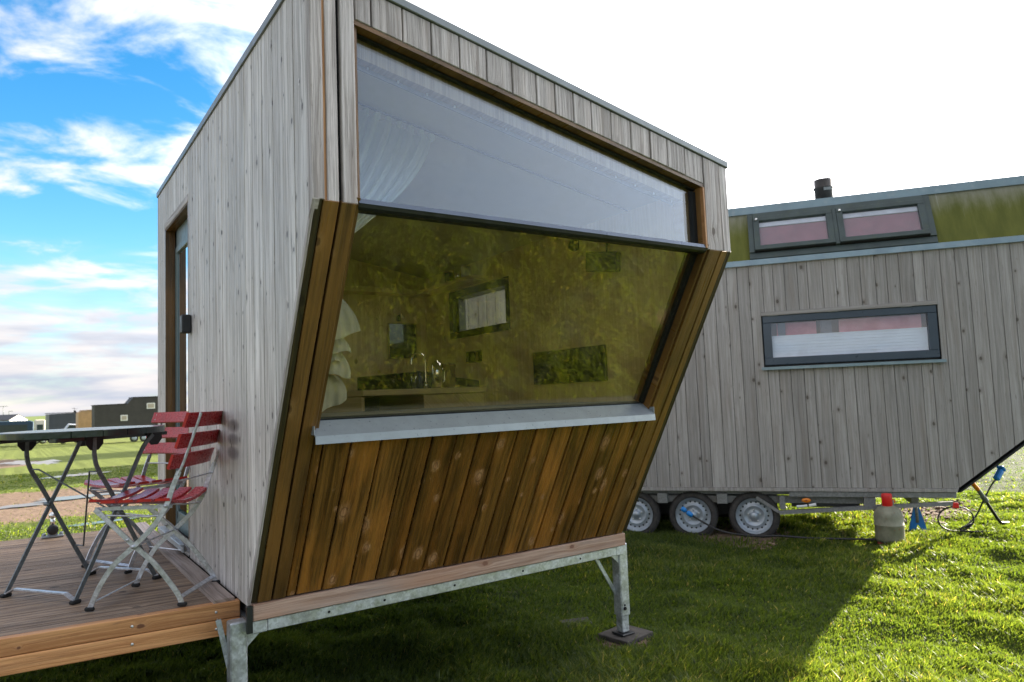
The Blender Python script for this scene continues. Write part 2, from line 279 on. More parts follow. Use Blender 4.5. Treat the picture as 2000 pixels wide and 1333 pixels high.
    c = t.mix(t.math('MULTIPLY', hi, 0.8), c, (0.27, 0.26, 0.22))
    st2 = t.noise(t.xyz(t.math('MULTIPLY', sx, 26), sy, t.math('MULTIPLY', sz, 1.0)), 1.0, 3, 0.5)
    c = t.mix(t.math('MULTIPLY', t.ramp(st2, 0.68, 0.76), 0.35), c, (0.45, 0.46, 0.42))
    M['moss_roof'] = t.fin(t.pbr(c, 0.75, 0, 0.3, t.bump(st, 0.003, 0.5)))
    # grass blades
    t = NT('grass blade'); a = t.attr('rnd').outputs['Fac']; tip = t.attr('tip').outputs['Fac']
    cr = t.node('ShaderNodeValToRGB'); t.l.new(a, cr.inputs[0]); e = cr.color_ramp.elements
    e[0].position = 0.0; e[0].color = (0.009, 0.024, 0.005, 1); e[1].position = 0.45; e[1].color = (0.022, 0.048, 0.008, 1)
    for p, cc in ((0.75, (0.050, 0.080, 0.013)), (0.90, (0.095, 0.112, 0.022)), (0.955, (0.20, 0.17, 0.085))):
        q = e.new(p); q.color = (*cc, 1)
    c = t.mix(t.math('MULTIPLY', tip, 0.35), cr.outputs[0], (0.12, 0.14, 0.035))
    p = t.pbr(c, 0.5, 0, 0.35)
    tl = t.node('ShaderNodeBsdfTranslucent'); t.set(tl.inputs[0], t.mix(1.0, c, (4.0, 3.7, 1.3), 'MULTIPLY'))
    ms = t.node('ShaderNodeMixShader'); ms.inputs[0].default_value = 0.5; t.l.new(p, ms.inputs[1]); t.l.new(tl.outputs[0], ms.inputs[2]); M['grass'] = t.fin(ms.outputs[0])
mats()

# ------------------------------------------------------------------ mesh builder
class MB:
    def __init__(s): s.v = []; s.f = []; s.uv = []; s.r = []; s.mi = []; s.sm = []
    def add(s, vs, fs, uvs=None, rnd=0.5, mi=0, smooth=False):
        b = len(s.v); s.v += [tuple(map(float, p)) for p in vs]
        for k, f in enumerate(fs):
            s.f.append(tuple(b + i for i in f)); s.r.append(rnd); s.mi.append(mi); s.sm.append(smooth)
            s.uv.append([uvs[i] for i in f] if uvs is not None else [(0.0, 0.0)] * len(f))
    def box(s, c, size, mi=0, rnd=None, axes=None, bev=0.0):
        """c centre, size full, optional axes 3x3 rows; bevelled on all edges when bev"""
        c = Vector(c); hx, hy, hz = (q / 2 for q in size)
        A = axes or (Vector((1, 0, 0)), Vector((0, 1, 0)), Vector((0, 0, 1)))
        rnd = random.random() if rnd is None else rnd
        # longest axis is v of the UV
        L = max(range(3), key=lambda i: size[i]); ou, ov = random.uniform(0, 40), random.uniform(0, 40)
        b = min(bev, 0.45 * min(size))
        pts, fs = [], []
        H = (hx, hy, hz)
        def emit(face, n):
            i0 = len(pts); us = []
            for p in face: pts.append(p)
            fs.append(list(range(i0, i0 + len(face))))
        def P(x, y, z): return (x, y, z)
        if b <= 0:
            for ax in range(3):
                for sg in (-1, 1):
                    a1, a2 = (ax + 1) % 3, (ax + 2) % 3
                    q = []
                    for (e1, e2) in ((-1, -1), (1, -1), (1, 1), (-1, 1)):
                        p = [0, 0, 0]; p[ax] = sg * H[ax]; p[a1] = e1 * H[a1]; p[a2] = e2 * H[a2]; q.append(tuple(p))
                    if sg < 0: q.reverse()
                    emit(q, ax)
        else:
            for ax in range(3):
                a1, a2 = (ax + 1) % 3, (ax + 2) % 3
                for sg in (-1, 1):
                    q = []
                    for (e1, e2) in ((-1, -1), (1, -1), (1, 1), (-1, 1)):
                        p = [0, 0, 0]; p[ax] = sg * H[ax]; p[a1] = e1 * (H[a1] - b); p[a2] = e2 * (H[a2] - b); q.append(tuple(p))
                    if sg < 0: q.reverse()
                    emit(q, ax)
                # edges along ax
                for (e1, e2) in ((-1, -1), (1, -1), (1, 1), (-1, 1)):
                    q = []
                    for (k, w) in ((-1, 0), (1, 0), (1, 1), (-1, 1)):
                        p = [0, 0, 0]; p[ax] = k * (H[ax] - b)
                        if w == 0: p[a1] = e1 * H[a1]; p[a2] = e2 * (H[a2] - b)
                        else: p[a1] = e1 * (H[a1] - b); p[a2] = e2 * H[a2]
                        q.append(tuple(p))
                    if e1 * e2 > 0: q.reverse()
                    emit(q, ax)
            for e0 in (-1, 1):
                for e1 in (-1, 1):
                    for e2 in (-1, 1):
                        q = [(e0 * H[0], e1 * (H[1] - b), e2 * (H[2] - b)), (e0 * (H[0] - b), e1 * H[1], e2 * (H[2] - b)), (e0 * (H[0] - b), e1 * (H[1] - b), e2 * H[2])]
                        if e0 * e1 * e2 < 0: q.reverse()
                        emit(q, 0)
        W = [c + A[0] * p[0] + A[1] * p[1] + A[2] * p[2] for p in pts]
        o = [i for i in range(3) if i != L]
        uvs = [(p[o[0]] + p[o[1]] + ou, p[L] + ov) for p in pts]
        s.add(W, fs, uvs, rnd, mi)
    def prism(s, O, U, V, N, poly, t, rnd=None, mi=0, bev=0.0, uvo=None, swap=False):
        """convex poly in (u,v) on the plane through O; extruded by t along N; outer face at O + N*t"""
        O, U, V, N = Vector(O), Vector(U), Vector(V), Vector(N)
        rnd = random.random() if rnd is None else rnd
        ou, ov = uvo or (random.uniform(0, 50), random.uniform(0, 50))
        if U.cross(V).dot(N) < 0: poly = list(reversed(poly))
        if area(poly) < 0: poly = list(reversed(poly))
        if U.cross(V).dot(N) < 0: poly = list(reversed(poly))
        n = len(poly); inner = inset(poly, bev) if bev else None
        rings = [(poly, 0.0)]
        if inner is not None: rings += [(poly, t - bev), (inner, t)]
        else: rings += [(poly, t)]
        vs, uvs = [], []
        for (pl, h) in rings:
            for (a, b) in pl:
                vs.append(O + U * a + V * b + N * h)
                uvs.append(((a + (h if h < t * 0.5 else 0)) + ou, b + ov) if not swap else (b + ou, a + ov))
        fs = [list(reversed(range(n)))]
        for k in range(len(rings) - 1):
            for i in range(n):
                j = (i + 1) % n; fs.append([k * n + i, k * n + j, (k + 1) * n + j, (k + 1) * n + i])
        fs.append([(len(rings) - 1) * n + i for i in range(n)])
        s.add(vs, fs, uvs, rnd, mi)
    def tube(s, pts, r, n=10, mi=0, cap=True, smooth=True, rs=None):
        pts = [Vector(p) for p in pts]; m = len(pts); vs, fs = [], []
        up = None
        for i, p in enumerate(pts):
            d = (pts[min(i + 1, m - 1)] - pts[max(i - 1, 0)]).normalized()
            if up is None: up = Vector((0, 0, 1)) if abs(d.z) < 0.9 else Vector((1, 0, 0))
            x = d.cross(up); x = x.normalized() if x.length > 1e-6 else Vector((1, 0, 0)); y = x.cross(d).normalized(); up = y
            rr = rs[i] if rs else r
            for k in range(n):
                a = 2 * math.pi * k / n; vs.append(p + x * (rr * math.cos(a)) + y * (rr * math.sin(a)))
        for i in range(m - 1):
            for k in range(n):
                j = (k + 1) % n; fs.append([i * n + k, (i + 1) * n + k, (i + 1) * n + j, i * n + j])
        s.add(vs, fs, [(0, 0)] * len(vs), 0.5, mi, smooth)
        if cap:
            s.add([vs[k] for k in range(n)], [list(range(n))], None, 0.5, mi); s.add([vs[(m - 1) * n + k] for k in range(n)], [list(reversed(range(n)))], None, 0.5, mi)
    def bar(s, pts, side, w, t, mi=0):
        """flat bar along pts: t thick along 'side' (unit), w wide in the path plane"""
        pts = [Vector(p) for p in pts]; side = Vector(side).normalized(); m = len(pts); vs, fs = [], []
        for i, p in enumerate(pts):
            d = (pts[min(i + 1, m - 1)] - pts[max(i - 1, 0)]).normalized(); x = d.cross(side).normalized()
            for (a, b) in ((-1, -1), (1, -1), (1, 1), (-1, 1)): vs.append(p + x * (a * w / 2) + side * (b * t / 2))
        for i in range(m - 1):
            for k in range(4):
                j = (k + 1) % 4; fs.append([i * 4 + k, i * 4 + j, (i + 1) * 4 + j, (i + 1) * 4 + k])
        fs.append([3, 2, 1, 0]); fs.append([(m - 1) * 4 + k for k in range(4)])
        s.add(vs, fs, [(0, 0)] * len(vs), 0.5, mi)
    def lathe(s, c, axis, prof, n=32, mi=0, smooth=True, caps=True):
        """prof list of (r, h) along axis"""
        c = Vector(c); ax = Vector(axis).normalized(); x = ax.orthogonal().normalized(); y = ax.cross(x); vs, fs = [], []
        for (r, h) in prof:
            for k in range(n):
                a = 2 * math.pi * k / n; vs.append(c + ax * h + x * (r * math.cos(a)) + y * (r * math.sin(a)))
        for i in range(len(prof) - 1):
            for k in range(n):
                j = (k + 1) % n; fs.append([i * n + k, i * n + j, (i + 1) * n + j, (i + 1) * n + k])
        if caps: fs.append([k for k in reversed(range(n))]); fs.append([(len(prof) - 1) * n + k for k in range(n)])
        s.add(vs, fs, None, 0.5, mi, smooth)
    def cyl(s, a, b, r, n=20, mi=0):
        a, b = Vector(a), Vector(b); s.lathe(a, b - a, [(r, 0), (r, (b - a).length)], n, mi)

def area(p): return 0.5 * sum(p[i][0] * p[(i + 1) % len(p)][1] - p[(i + 1) % len(p)][0] * p[i][1] for i in range(len(p)))
def clip(poly, a, b, c):
    """keep a*u+b*v<=c"""
    out = []
    for i in range(len(poly)):
        p, q = poly[i], poly[(i + 1) % len(poly)]; dp = a * p[0] + b * p[1] - c; dq = a * q[0] + b * q[1] - c
        if dp <= 0: out.append(p)
        if (dp < 0 < dq) or (dq < 0 < dp):
            k = dp / (dp - dq); out.append((p[0] + (q[0] - p[0]) * k, p[1] + (q[1] - p[1]) * k))
    r = []
    for p in out:
        if not r or (abs(p[0] - r[-1][0]) + abs(p[1] - r[-1][1])) > 1e-5: r.append(p)
    if len(r) > 1 and (abs(r[0][0] - r[-1][0]) + abs(r[0][1] - r[-1][1])) < 1e-5: r.pop()
    return r
def rect(poly, u0, u1, v0, v1):
    for a, b, c in ((-1, 0, -u0), (1, 0, u1), (0, -1, -v0), (0, 1, v1)):
        if len(poly) < 3: return []
        poly = clip(poly, a, b, c)
    return poly if len(poly) >= 3 and abs(area(poly)) > 1e-5 else []
def inset(poly, d):
    n = len(poly); out = []
    for i in range(n):
        p0, p1, p2 = Vector(poly[i - 1]), Vector(poly[i]), Vector(poly[(i + 1) % n])
        e1 = (p1 - p0).normalized(); e2 = (p2 - p1).normalized()
        sgn = 1 if area(poly) > 0 else -1
        n1 = Vector((-e1.y, e1.x)) * sgn; n2 = Vector((-e2.y, e2.x)) * sgn
        b = n1 + n2; k = 1 + n1.dot(n2)
        if k < 0.2 or (p1 - p0).length < 3 * d: return None
        q = p1 + b * (d / k); out.append((q.x, q.y))
    return out
def with_opening(outline, u0, u1, v0, v1):
    B = 50
    return [p for p in (rect(outline, -B, u0, -B, B), rect(outline, u1, B, -B, B), rect(outline, u0, u1, -B, v0), rect(outline, u0, u1, v1, B)) if p]

def mk(name, mb, mat, parent=None, loc=None, rot=None, smooth=False):
    me = bpy.data.meshes.new(name); vs = mb.v
    if loc is not None and rot is None: vs = [(a - loc[0], b - loc[1], c - loc[2]) for a, b, c in vs]
    me.from_pydata(vs, [], mb.f)
    uvl = me.uv_layers.new(name='UVMap'); flat = [c for fu in mb.uv for q in fu for c in q]; uvl.data.foreach_set('uv', flat)
    at = me.attributes.new('rnd', 'FLOAT', 'FACE'); at.data.foreach_set('value', mb.r)
    me.polygons.foreach_set('material_index', mb.mi); me.polygons.foreach_set('use_smooth', [bool(x or smooth) for x in mb.sm])
    for m in (mat if isinstance(mat, (list, tuple)) else [mat]): me.materials.append(m)
    me.update(); o = bpy.data.objects.new(name, me); sc.collection.objects.link(o)
    if parent is not None: o.parent = parent
    if loc is not None: o.location = loc
    return o
def tag(o, label=None, cat=None, group=None, kind=None):
    if label: o['label'] = label
    if cat: o['category'] = cat
    if group: o['group'] = group
    if kind: o['kind'] = kind
    return o
def thing(name, label, cat, loc=(0, 0, 0), rz=0.0, group=None):
    o = bpy.data.objects.new(name, None); sc.collection.objects.link(o); o.location = loc; o.rotation_euler = (0, 0, rz); o.empty_display_size = 0.1
    return tag(o, label, cat, group)
def copy_tree(o, parent=None):
    c = o.copy(); sc.collection.objects.link(c)
    if parent is not None: c.parent = parent
    for ch in list(o.children): copy_tree(ch, c)
    return c
def clad(mb, O, U, V, N, polys, widths, gap, t, bev=0.0025, u0=0.0, jit=0.0, pair=False):
    """vertical boards: strips in u, cut to each convex polygon"""
    lo = min(p[0] for q in polys for p in q); hi = max(p[0] for q in polys for p in q); u = u0; k = 0
    while u < hi:
        w = widths[k % len(widths)] if not callable(widths) else widths(k); k += 1
        if u + w > lo:
            if not (pair and k % 2 == 0): r = random.random(); uo = (random.uniform(0, 50), random.uniform(0, 50)); dt = random.uniform(-jit, 0)
            ga, gb = (gap / 2, gap / 2) if not pair else ((gap, .0004) if k % 2 else (.0004, gap))
            for q in polys:
                s_ = rect(q, u + ga, u + w - gb, -50, 50)
                if s_: mb.prism(O, U, V, N, s_, t + dt, r, 0, bev, uo)
        u += w
X, Y, Z = Vector((1, 0, 0)), Vector((0, 1, 0)), Vector((0, 0, 1))

# ------------------------------------------------------------------ ground
def vnoise(x, y, seed=0):
    x = np.asarray(x, float); y = np.asarray(y, float); xi = np.floor(x).astype(np.int64); yi = np.floor(y).astype(np.int64); fx = x - xi; fy = y - yi
    fx = fx * fx * (3 - 2 * fx); fy = fy * fy * (3 - 2 * fy)
    def h(a, b):
        n = (a * 374761393 + b * 668265263 + seed * 974634777) & 0x7fffffff; n = ((n ^ (n >> 13)) * 1274126177) & 0x7fffffff
        return ((n ^ (n >> 16)) & 0xffff) / 65535.0
    return (h(xi, yi) * (1 - fx) + h(xi + 1, yi) * fx) * (1 - fy) + (h(xi, yi + 1) * (1 - fx) + h(xi + 1, yi + 1) * fx) * fy
def mud(x, y):
    """1 where the turf is worn to bare soil"""
    x = np.asarray(x, float); y = np.asarray(y, float)
    n = vnoise(x * 0.7, y * 0.7, 3) * 0.6 + vnoise(x * 2.3, y * 2.3, 4) * 0.4
    a = np.clip(1 - np.abs(y - 13.6) / 4.2, 0, 1) * np.clip((2.2 - x) / 2.0, 0, 1) * 1.7
    b = np.clip(1 - np.abs(y - 34) / 11.0, 0, 1) * np.clip((1.0 - x) / 2.0, 0, 1) * 1.0
    d = np.clip(1 - ((x - 7.3) ** 2 / 2.4 + (y - 1.9) ** 2 / 0.8), 0, 1) * 0.75
    w_ = np.clip(1 - ((x - 5.0) ** 2 + (y - 2.35) ** 2) / 0.9, 0, 1) * 0.8 + np.clip(1 - ((x - 2.15) ** 2 + (y - 0.95) ** 2) / 0.10, 0, 1) * 0.8 + np.clip(vnoise(x * 0.9 + 7, y * 0.9, 41) - 0.82, 0, 1) * 4.5 * (y < 6)
    e = np.clip(1 - np.abs(y - 24 - 0.1 * x) / 1.2, 0, 1) * 0.6
    return np.clip((np.maximum.reduce([a, b, d, e, w_]) - n * 0.75) * 3.0, 0, 1)
def gz(x, y):
    x = np.asarray(x, float); y = np.asarray(y, float); d = np.maximum(0, y - 5)
    base = -0.0175 * d
    b = (vnoise(x * 1.1, y * 1.1, 1) - 0.5) * 0.05 + (vnoise(x * 3.3, y * 3.3, 2) - 0.5) * 0.045 + (vnoise(x * 9, y * 9, 5) - 0.5) * 0.022
    near = np.exp(-((x - 2.17) ** 2 + (y - 0.95) ** 2) / 0.12)
    return base + b * (1 - near) * (1 - 0.65 * mud(x, y)) - 0.012
def axis_pts(lo, hi, step, far):
    a = list(np.arange(lo, hi + 1e-6, step)); s = step; p = hi
    while p < far: s *= 1.16; p += s; a.append(p)
    s = step; p = lo
    while p > -far: s *= 1.16; p -= s; a.insert(0, p)
    return np.array(a)
gx = axis_pts(-5.0, 10.0, 0.06, 2500.0); gy = axis_pts(-6.0, 14.0, 0.065, 2500.0)
GX, GY = np.meshgrid(gx, gy, indexing='ij'); GZ = gz(GX, GY)
nx_, ny_ = GX.shape; co = np.stack([GX.ravel(), GY.ravel(), GZ.ravel()], 1).astype(np.float32)
idx = np.arange(nx_ * ny_).reshape(nx_, ny_)
quads = np.stack([idx[:-1, :-1], idx[1:, :-1], idx[1:, 1:], idx[:-1, 1:]], -1).reshape(-1, 4)
def np_mesh(name, co, loops, starts, totals, mat, attrs=(), smooth=False):
    me = bpy.data.meshes.new(name); me.vertices.add(len(co)); me.vertices.foreach_set('co', co.astype(np.float32).ravel())
    me.loops.add(len(loops)); me.loops.foreach_set('vertex_index', loops.astype(np.int32)); me.polygons.add(len(starts))
    me.polygons.foreach_set('loop_start', starts.astype(np.int32)); me.polygons.foreach_set('loop_total', totals.astype(np.int32))
    if smooth: me.polygons.foreach_set('use_smooth', np.ones(len(starts), bool))
    for an, dom, val in attrs:
        a = me.attributes.new(an, 'FLOAT', dom); a.data.foreach_set('value', val.astype(np.float32))
    me.materials.append(mat); me.update(calc_edges=True); me.validate(); o = bpy.data.objects.new(name, me); sc.collection.objects.link(o); return o
def ground_mat():
    t = NT('turf and soil'); p = t.geo(); a = t.attr('mud').outputs['Fac']
    n1 = t.noise(p, 2.2, 6, 0.65); n2 = t.noise(p, 18, 5, 0.7); n3 = t.noise(p, 0.35, 4, 0.6)
    g = t.mix(t.ramp(n1, 0.35, 0.65), (0.020, 0.034, 0.007), (0.060, 0.082, 0.014))
    g = t.mix(t.math('MULTIPLY', t.ramp(n2, 0.5, 0.75), 0.6), g, (0.13, 0.13, 0.035))
    g = t.mix(t.math('MULTIPLY', t.ramp(n3, 0.5, 0.7), 0.4), g, (0.12, 0.135, 0.03))
    far = t.ramp(t.math('DISTANCE' if False else 'ADD', t.sep(p)[1], 0.0), 6.0, 14.0)
    g = t.mix(far, g, t.mix(t.ramp(n2, 0.3, 0.7), (0.082, 0.115, 0.017), (0.155, 0.178, 0.036)))
    s = t.mix(t.ramp(n2, 0.3, 0.7), (0.085, 0.057, 0.037), (0.25, 0.175, 0.12))
    c = t.mix(t.ramp(t.math('ADD', a, t.math('MULTIPLY', t.math('SUBTRACT', n2, 0.5), 0.6)), 0.3, 0.6), g, s)
    return t.fin(t.pbr(c, 0.95, 0, 0.2, t.bump(t.math('ADD', n2, t.noise(p, 60, 4, 0.7)), 0.02, 0.8)))
go = np_mesh('ground', co, quads.ravel(), np.arange(len(quads)) * 4, np.full(len(quads), 4), ground_mat(), (('mud', 'POINT', mud(co[:, 0], co[:, 1])),), True)
tag(go, kind='structure')

# grass blades: one mesh, denser near the camera, thinned with distance; also behind the camera where the tilted pane mirrors it
def build_grass():
    Mi = np.array(M3); C = np.array(CAM); P = []
    def samp(n, x0, x1, y0, y1):
        return np.stack([rng.uniform(x0, x1, n), rng.uniform(y0, y1, n)], 1)
    def infr(p, mx=0.78, my=0.60):
        q = np.concatenate([p, np.zeros((len(p), 1))], 1) - C; c = q @ Mi
        z = -c[:, 2]; return (z > 0.3) & (np.abs(c[:, 0] / z) < mx) & (c[:, 1] / z > -my)
    a = samp(1500000, -1.2, 9.5, -2.0, 6.0); d = np.hypot(a[:, 0] - C[0], a[:, 1] - C[1])
    keep = infr(a) & (rng.random(len(a)) < np.clip(3.4 / d, 0, 1) ** 1.5); P.append(a[keep])
    a = samp(500000, 6, 26, -9, 12); d = np.hypot(a[:, 0] - C[0], a[:, 1] - C[1]); keep = infr(a) & ((a[:, 0] > 9.5) | (a[:, 1] < -2)) & (rng.random(len(a)) < np.clip(5.5 / d, 0, 1) ** 2); P.append(a[keep])
    a = samp(400000, -5, 4.5, 3.6, 24); d = np.hypot(a[:, 0] - C[0], a[:, 1] - C[1]); keep = infr(a) & (rng.random(len(a)) < np.clip(6.5 / d, 0, 1) ** 1.6); P.append(a[keep])
    a = samp(260000, -1.5, 8.0, -6.5, -0.2); P.append(a[~infr(a)])
    p = np.concatenate(P); x, y = p[:, 0], p[:, 1]
    m = mud(x, y); k = rng.random(len(p)) > m * 0.97
    # keep clear of the deck posts' slab and the trailer wheels
    k &= ~((np.abs(x - 2.19) < 0.13) & (np.abs(y - 0.95) < 0.11))
    p = p[k]; x, y = p[:, 0], p[:, 1]; n = len(p); d = np.hypot(x - C[0], y - C[1])
    tuft = vnoise(x * 3.3, y * 3.3, 2) * 0.55 + vnoise(x * 7, y * 7, 9) * 0.45; pat = vnoise(x * 0.9, y * 0.9, 11)
    h = (0.014 + 0.042 * tuft ** 1.5 + 0.012 * rng.random(n)) * rng.uniform(0.6, 1.2, n) * (0.6 + 0.8 * pat)
    h *= np.where(d > 9, 0.65, 1.0); tall = rng.random(n) < 0.006; h[tall] *= 1.6
    w = (0.0016 + 0.0012 * rng.random(n)) * (1 + d * 0.17)
    az = rng.uniform(0, 2 * np.pi, n); lean = rng.uniform(0.25, 1.1, n) * h; la = rng.uniform(0, 2 * np.pi, n) * 0.75 + 2.2 + 2.5 * vnoise(x * 1.7, y * 1.7, 21)
    nb = 0
    # broad-leaved weeds: rosettes of wide, low leaves
    sel = rng.random(n) < 0.010 * (vnoise(x * 2.1, y * 2.1, 31) > 0.62); w[sel] = 0.0055 + 0.003 * rng.random(sel.sum()); h[sel] = 0.03; lean[sel] = 0.045
    z = gz(x, y) - 0.004
    ux, uy = np.cos(az) * w, np.sin(az) * w; lx, ly = np.cos(la) * lean, np.sin(la) * lean
    co = np.empty((n, 5, 3)); co[:, 0] = np.stack([x - ux, y - uy, z], 1); co[:, 1] = np.stack([x + ux, y + uy, z], 1)
    co[:, 2] = np.stack([x - ux * .8 + lx * .35, y - uy * .8 + ly * .35, z + h * .62], 1); co[:, 3] = np.stack([x + ux * .8 + lx * .35, y + uy * .8 + ly * .35, z + h * .62], 1)
    co[:, 4] = np.stack([x + lx, y + ly, z + h], 1)
    b = np.arange(n)[:, None] * 5; loops = np.concatenate([b + 0, b + 1, b + 3, b + 2, b + 2, b + 3, b + 4], 1).ravel()
    st = (np.arange(n)[:, None] * 7 + np.array([0, 4])).ravel(); tt = np.tile([4, 3], n)
    col = np.clip(0.25 + 0.55 * rng.random(n) ** 1.2 * (0.6 + 0.8 * pat) + 0.25 * (tuft - 0.5) + (rng.random(n) < 0.015) * 0.6, 0, 1)
    tip = np.tile([0, 0, 0.5, 0.5, 1.0], n)
    print('blades', n)
    o = np_mesh('grass', co.reshape(-1, 3), loops, st, tt, MAT['grass'], (('rnd', 'POINT', np.repeat(col, 5)), ('tip', 'POINT', tip)))
    tag(o, kind='stuff')
build_grass()

# ------------------------------------------------------------------ the tiny house in front
LEN, WID = 3.27, 2.18
zt = lambda x: 2.971 - 0.182 * x           # top of the cladding under the roof edge
FY, FZ = 0.881, 0.613                      # foot of the leaning front
LU = Vector((1, 0, 0)); LV = Vector((0, FY, FZ - 2.137)).normalized(); LN = Vector((0, LV.z, -LV.y)); SL = math.hypot(FY, 2.137 - FZ)
T = 0.022
def house():
    M = MAT
    H = thing('tiny_house', 'raised wooden tiny house with a big slanted two-part window above brown sloping boards', 'tiny house')
    side = [(.0235, 2.141), (.0235, zt(0)), (LEN, zt(0)), (LEN, .60), (FY + .034, .60)]
    side_r = [(.0235, 2.141), (.0235, zt(WID)), (LEN, zt(WID)), (LEN, .60), (FY + .034, .60)]
    # left wall: narrow fluted boards
    mb = MB(); ws = [0.062, 0.058, 0.075, 0.058, 0.066, 0.082, 0.06]
    clad(mb, (T, 0, 0), Y, Z, -X, with_opening(side, 2.155, 2.96, .66, 2.675), lambda k: ws[(k * 5) % 7] + 0.012 * ((k * 37) % 5) / 5, 0.003, T, 0.004, 0.045, 0.003, True)
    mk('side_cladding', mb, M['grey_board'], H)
    mb = MB(); mb.prism((T, 0, 0), Y, Z, -X, [(0.0, 2.137), (0.0, zt(0)), (0.042, zt(0)), (0.042, 2.08)], T + .002, .8, 0, .003); mb.prism((0, 0.012, 0), X, Z, -Y, [(.0005, 2.139), (.0405, 2.139), (.0405, zt(.05)), (.0005, zt(.05))], .0125, .4, 0, .002); mk('corner_board', mb, M['front_board'], H)
    mb = MB()
    sc_ = [(.032, 2.125), (.032, zt(0)), (LEN - .002, zt(0)), (LEN - .002, .602), (FY + .034, .602)]
    for q in with_opening(sc_, 2.155, 2.96, .66, 2.675): mb.prism((0.085, 0, 0), Y, Z, -X, q, 0.060, .5)
    mk('wall_core', mb, M['membrane'], H); mb = MB()
    sc_ = [(.032, 2.125), (.032, zt(WID)), (LEN - .002, zt(WID)), (LEN - .002, .602), (FY + .034, .602)]
    for q in with_opening(sc_, 1.87, 2.72, 1.93, 2.30): mb.prism((WID - .085, 0, 0), Y, Z, X, q, 0.060, .5)
    mk('wall_core', mb, M['membrane'], H)
    mb = MB(); clad(mb, (WID - T, 0, 0), Y, Z, X, with_opening(side_r, 1.87, 2.72, 1.93, 2.30), [0.115], 0.005, T, 0.003); mk('side_cladding', mb, M['grey_board'], H)
    # front above the fold
    fo = [(0, 2.137), (WID, 2.137), (WID, zt(WID)), (0, zt(0))]
    wl, wr = 0.163, 1.998; wtop = lambda x: 2.812 - 0.1875 * (x - .165)
    top = clip(clip(rect(fo, wl, wr, 0, 9), -0.1875, -1, -(2.812 + .1875 * .165)), 0, 0, 1)
    pol = [rect(fo, 0, wl, 0, 9), rect(fo, wr, 9, 0, 9), top]
    mb = MB(); edges = [.042, .052, .093, .108, .163, .227, .353, .473, .597, .721, .845, .968, 1.067, 1.168, 1.27, 1.387, 1.508, 1.63, 1.746, 1.867, 1.998, 2.118, 2.18]
    gaps = {(.042, .052), (.093, .108)}
    for a, b in zip(edges[:-1], edges[1:]):
        if (a, b) in gaps: continue
        r = random.random(); uo = (random.uniform(0, 50), random.uniform(0, 50))
        for q in pol:
            s_ = rect(q, a + (.0 if a < .12 else .003), b - (.0 if b < .12 else .003), 0, 9)
            if s_: mb.prism((0, T, 0), X, Z, -Y, s_, T - random.uniform(0, .003), r, 0, .0025, uo)
    mk('front_cladding', mb, M['front_board'], H)
    mb = MB(); mb.prism((0, T, 0), X, Z, -Y, [(.0425, 2.139), (.0515, 2.139), (.0515, zt(.05)), (.0425, zt(.05))], T - .008, .5)
    mk('corner_strip', mb, M['orange_edge'], H)
    mb = MB()
    for q in pol: mb.prism((0, 0.085, 0), X, Z, -Y, rect(q, .026, WID - .026, 0, 9), .060, .5)
    # leaning part core
    lo = [(0, 0), (WID, 0), (WID, SL), (0, SL)]; wb = 0.905
    lp = [rect(lo, 0, .155, -1, 9), rect(lo, 2.008, 9, -1, 9), rect(lo, .155, 2.008, wb, 9)]
    O = Vector((0, 0, 2.137))
    lp[2] = rect(lo, .155, 2.008, .965, 9)
    for q in lp: mb.prism(O - LN * .085, LU, LV, LN, rect(q, .026, WID - .026, -1, SL - .01), .060, .5)
    mk('wall_core', mb, M['membrane'], H)
    # leaning brown boards
    for a, b, mt in ((.0, .009, 'front_board'), (.0105, .034, 'brown_dark'), (.037, .092, 'brown_trim'), (.101, .155, 'brown_trim'), (2.012, 2.095, 'brown_trim'), (2.102, 2.146, 'brown_trim'), (2.150, 2.168, 'brown_dark'), (2.1695, 2.18, 'brown_dark')):
        mb = MB(); s_ = rect(lo, a, b, 0, SL - .002); mb.prism(O - LN * T, LU, LV, LN, s_, T - (.004 if mt == 'brown_dark' else 0), None, 0, .002); mk('edge_board', mb, M[mt], H)
    mb = MB(); u = .157; k = 0
    cuts = [.2, .318, .45, .575, .695, .82, .939, 1.047, 1.158, 1.266, 1.381, 1.494, 1.607, 1.722, 1.835, 1.94, 2.010]
    for a, b in zip([.157] + cuts[:-1], cuts):
        s_ = rect(lo, a + .0035, b - .0035, .935, SL - .002); mb.prism(O - LN * T, LU, LV, LN, s_, T - random.uniform(0, .005), None, 0, .004)
    mk('lower_cladding', mb, M['brown_board'], H)
    # roof
    mb = MB(); a, b = -.006, WID + .006
    mb.prism((0, LEN + .01, 0), X, Z, -Y, [(a, zt(a) + .002), (b, zt(b) + .002), (b, zt(b) + .035), (a, zt(a) + .035)], LEN + .016, .5, 0, .003)
    rf = mk('roof', mb, M['flash'], H)
    # jamb linings
    mb = MB()
    def slab(x0, x1, d0, d1, th, vert=True): pass
    dT = .1875
    mb.prism((0, .130, 0), X, Z, -Y, [(wl, wtop(wl) - .001), (wr, wtop(wr) - .001), (wr, wtop(wr) - .018), (wl, wtop(wl) - .018)], .124, .4, 0, 0, None, True)
    mb.prism((0, .130, 0), X, Z, -Y, [(1.984, 2.137), (1.9975, 2.137), (1.9975, wtop(2.0) - .018), (1.984, wtop(1.985) - .018)], .112, .6)
    mb.prism((0, .130, 0), X, Z, -Y, [(.1635, 2.137), (.176, 2.137), (.176, wtop(.176) - .018), (.1635, wtop(.164) - .018)], .112, .6)
    mb.prism(O - LN * .130, LU, LV, LN, [(1.993, -.02), (2.0075, -.02), (2.0075, .92), (1.993, .92)], .120, .3)
    mb.prism(O - LN * .130, LU, LV, LN, [(.1555, -.02), (.170, -.02), (.170, .92), (.1555, .92)], .120, .3)
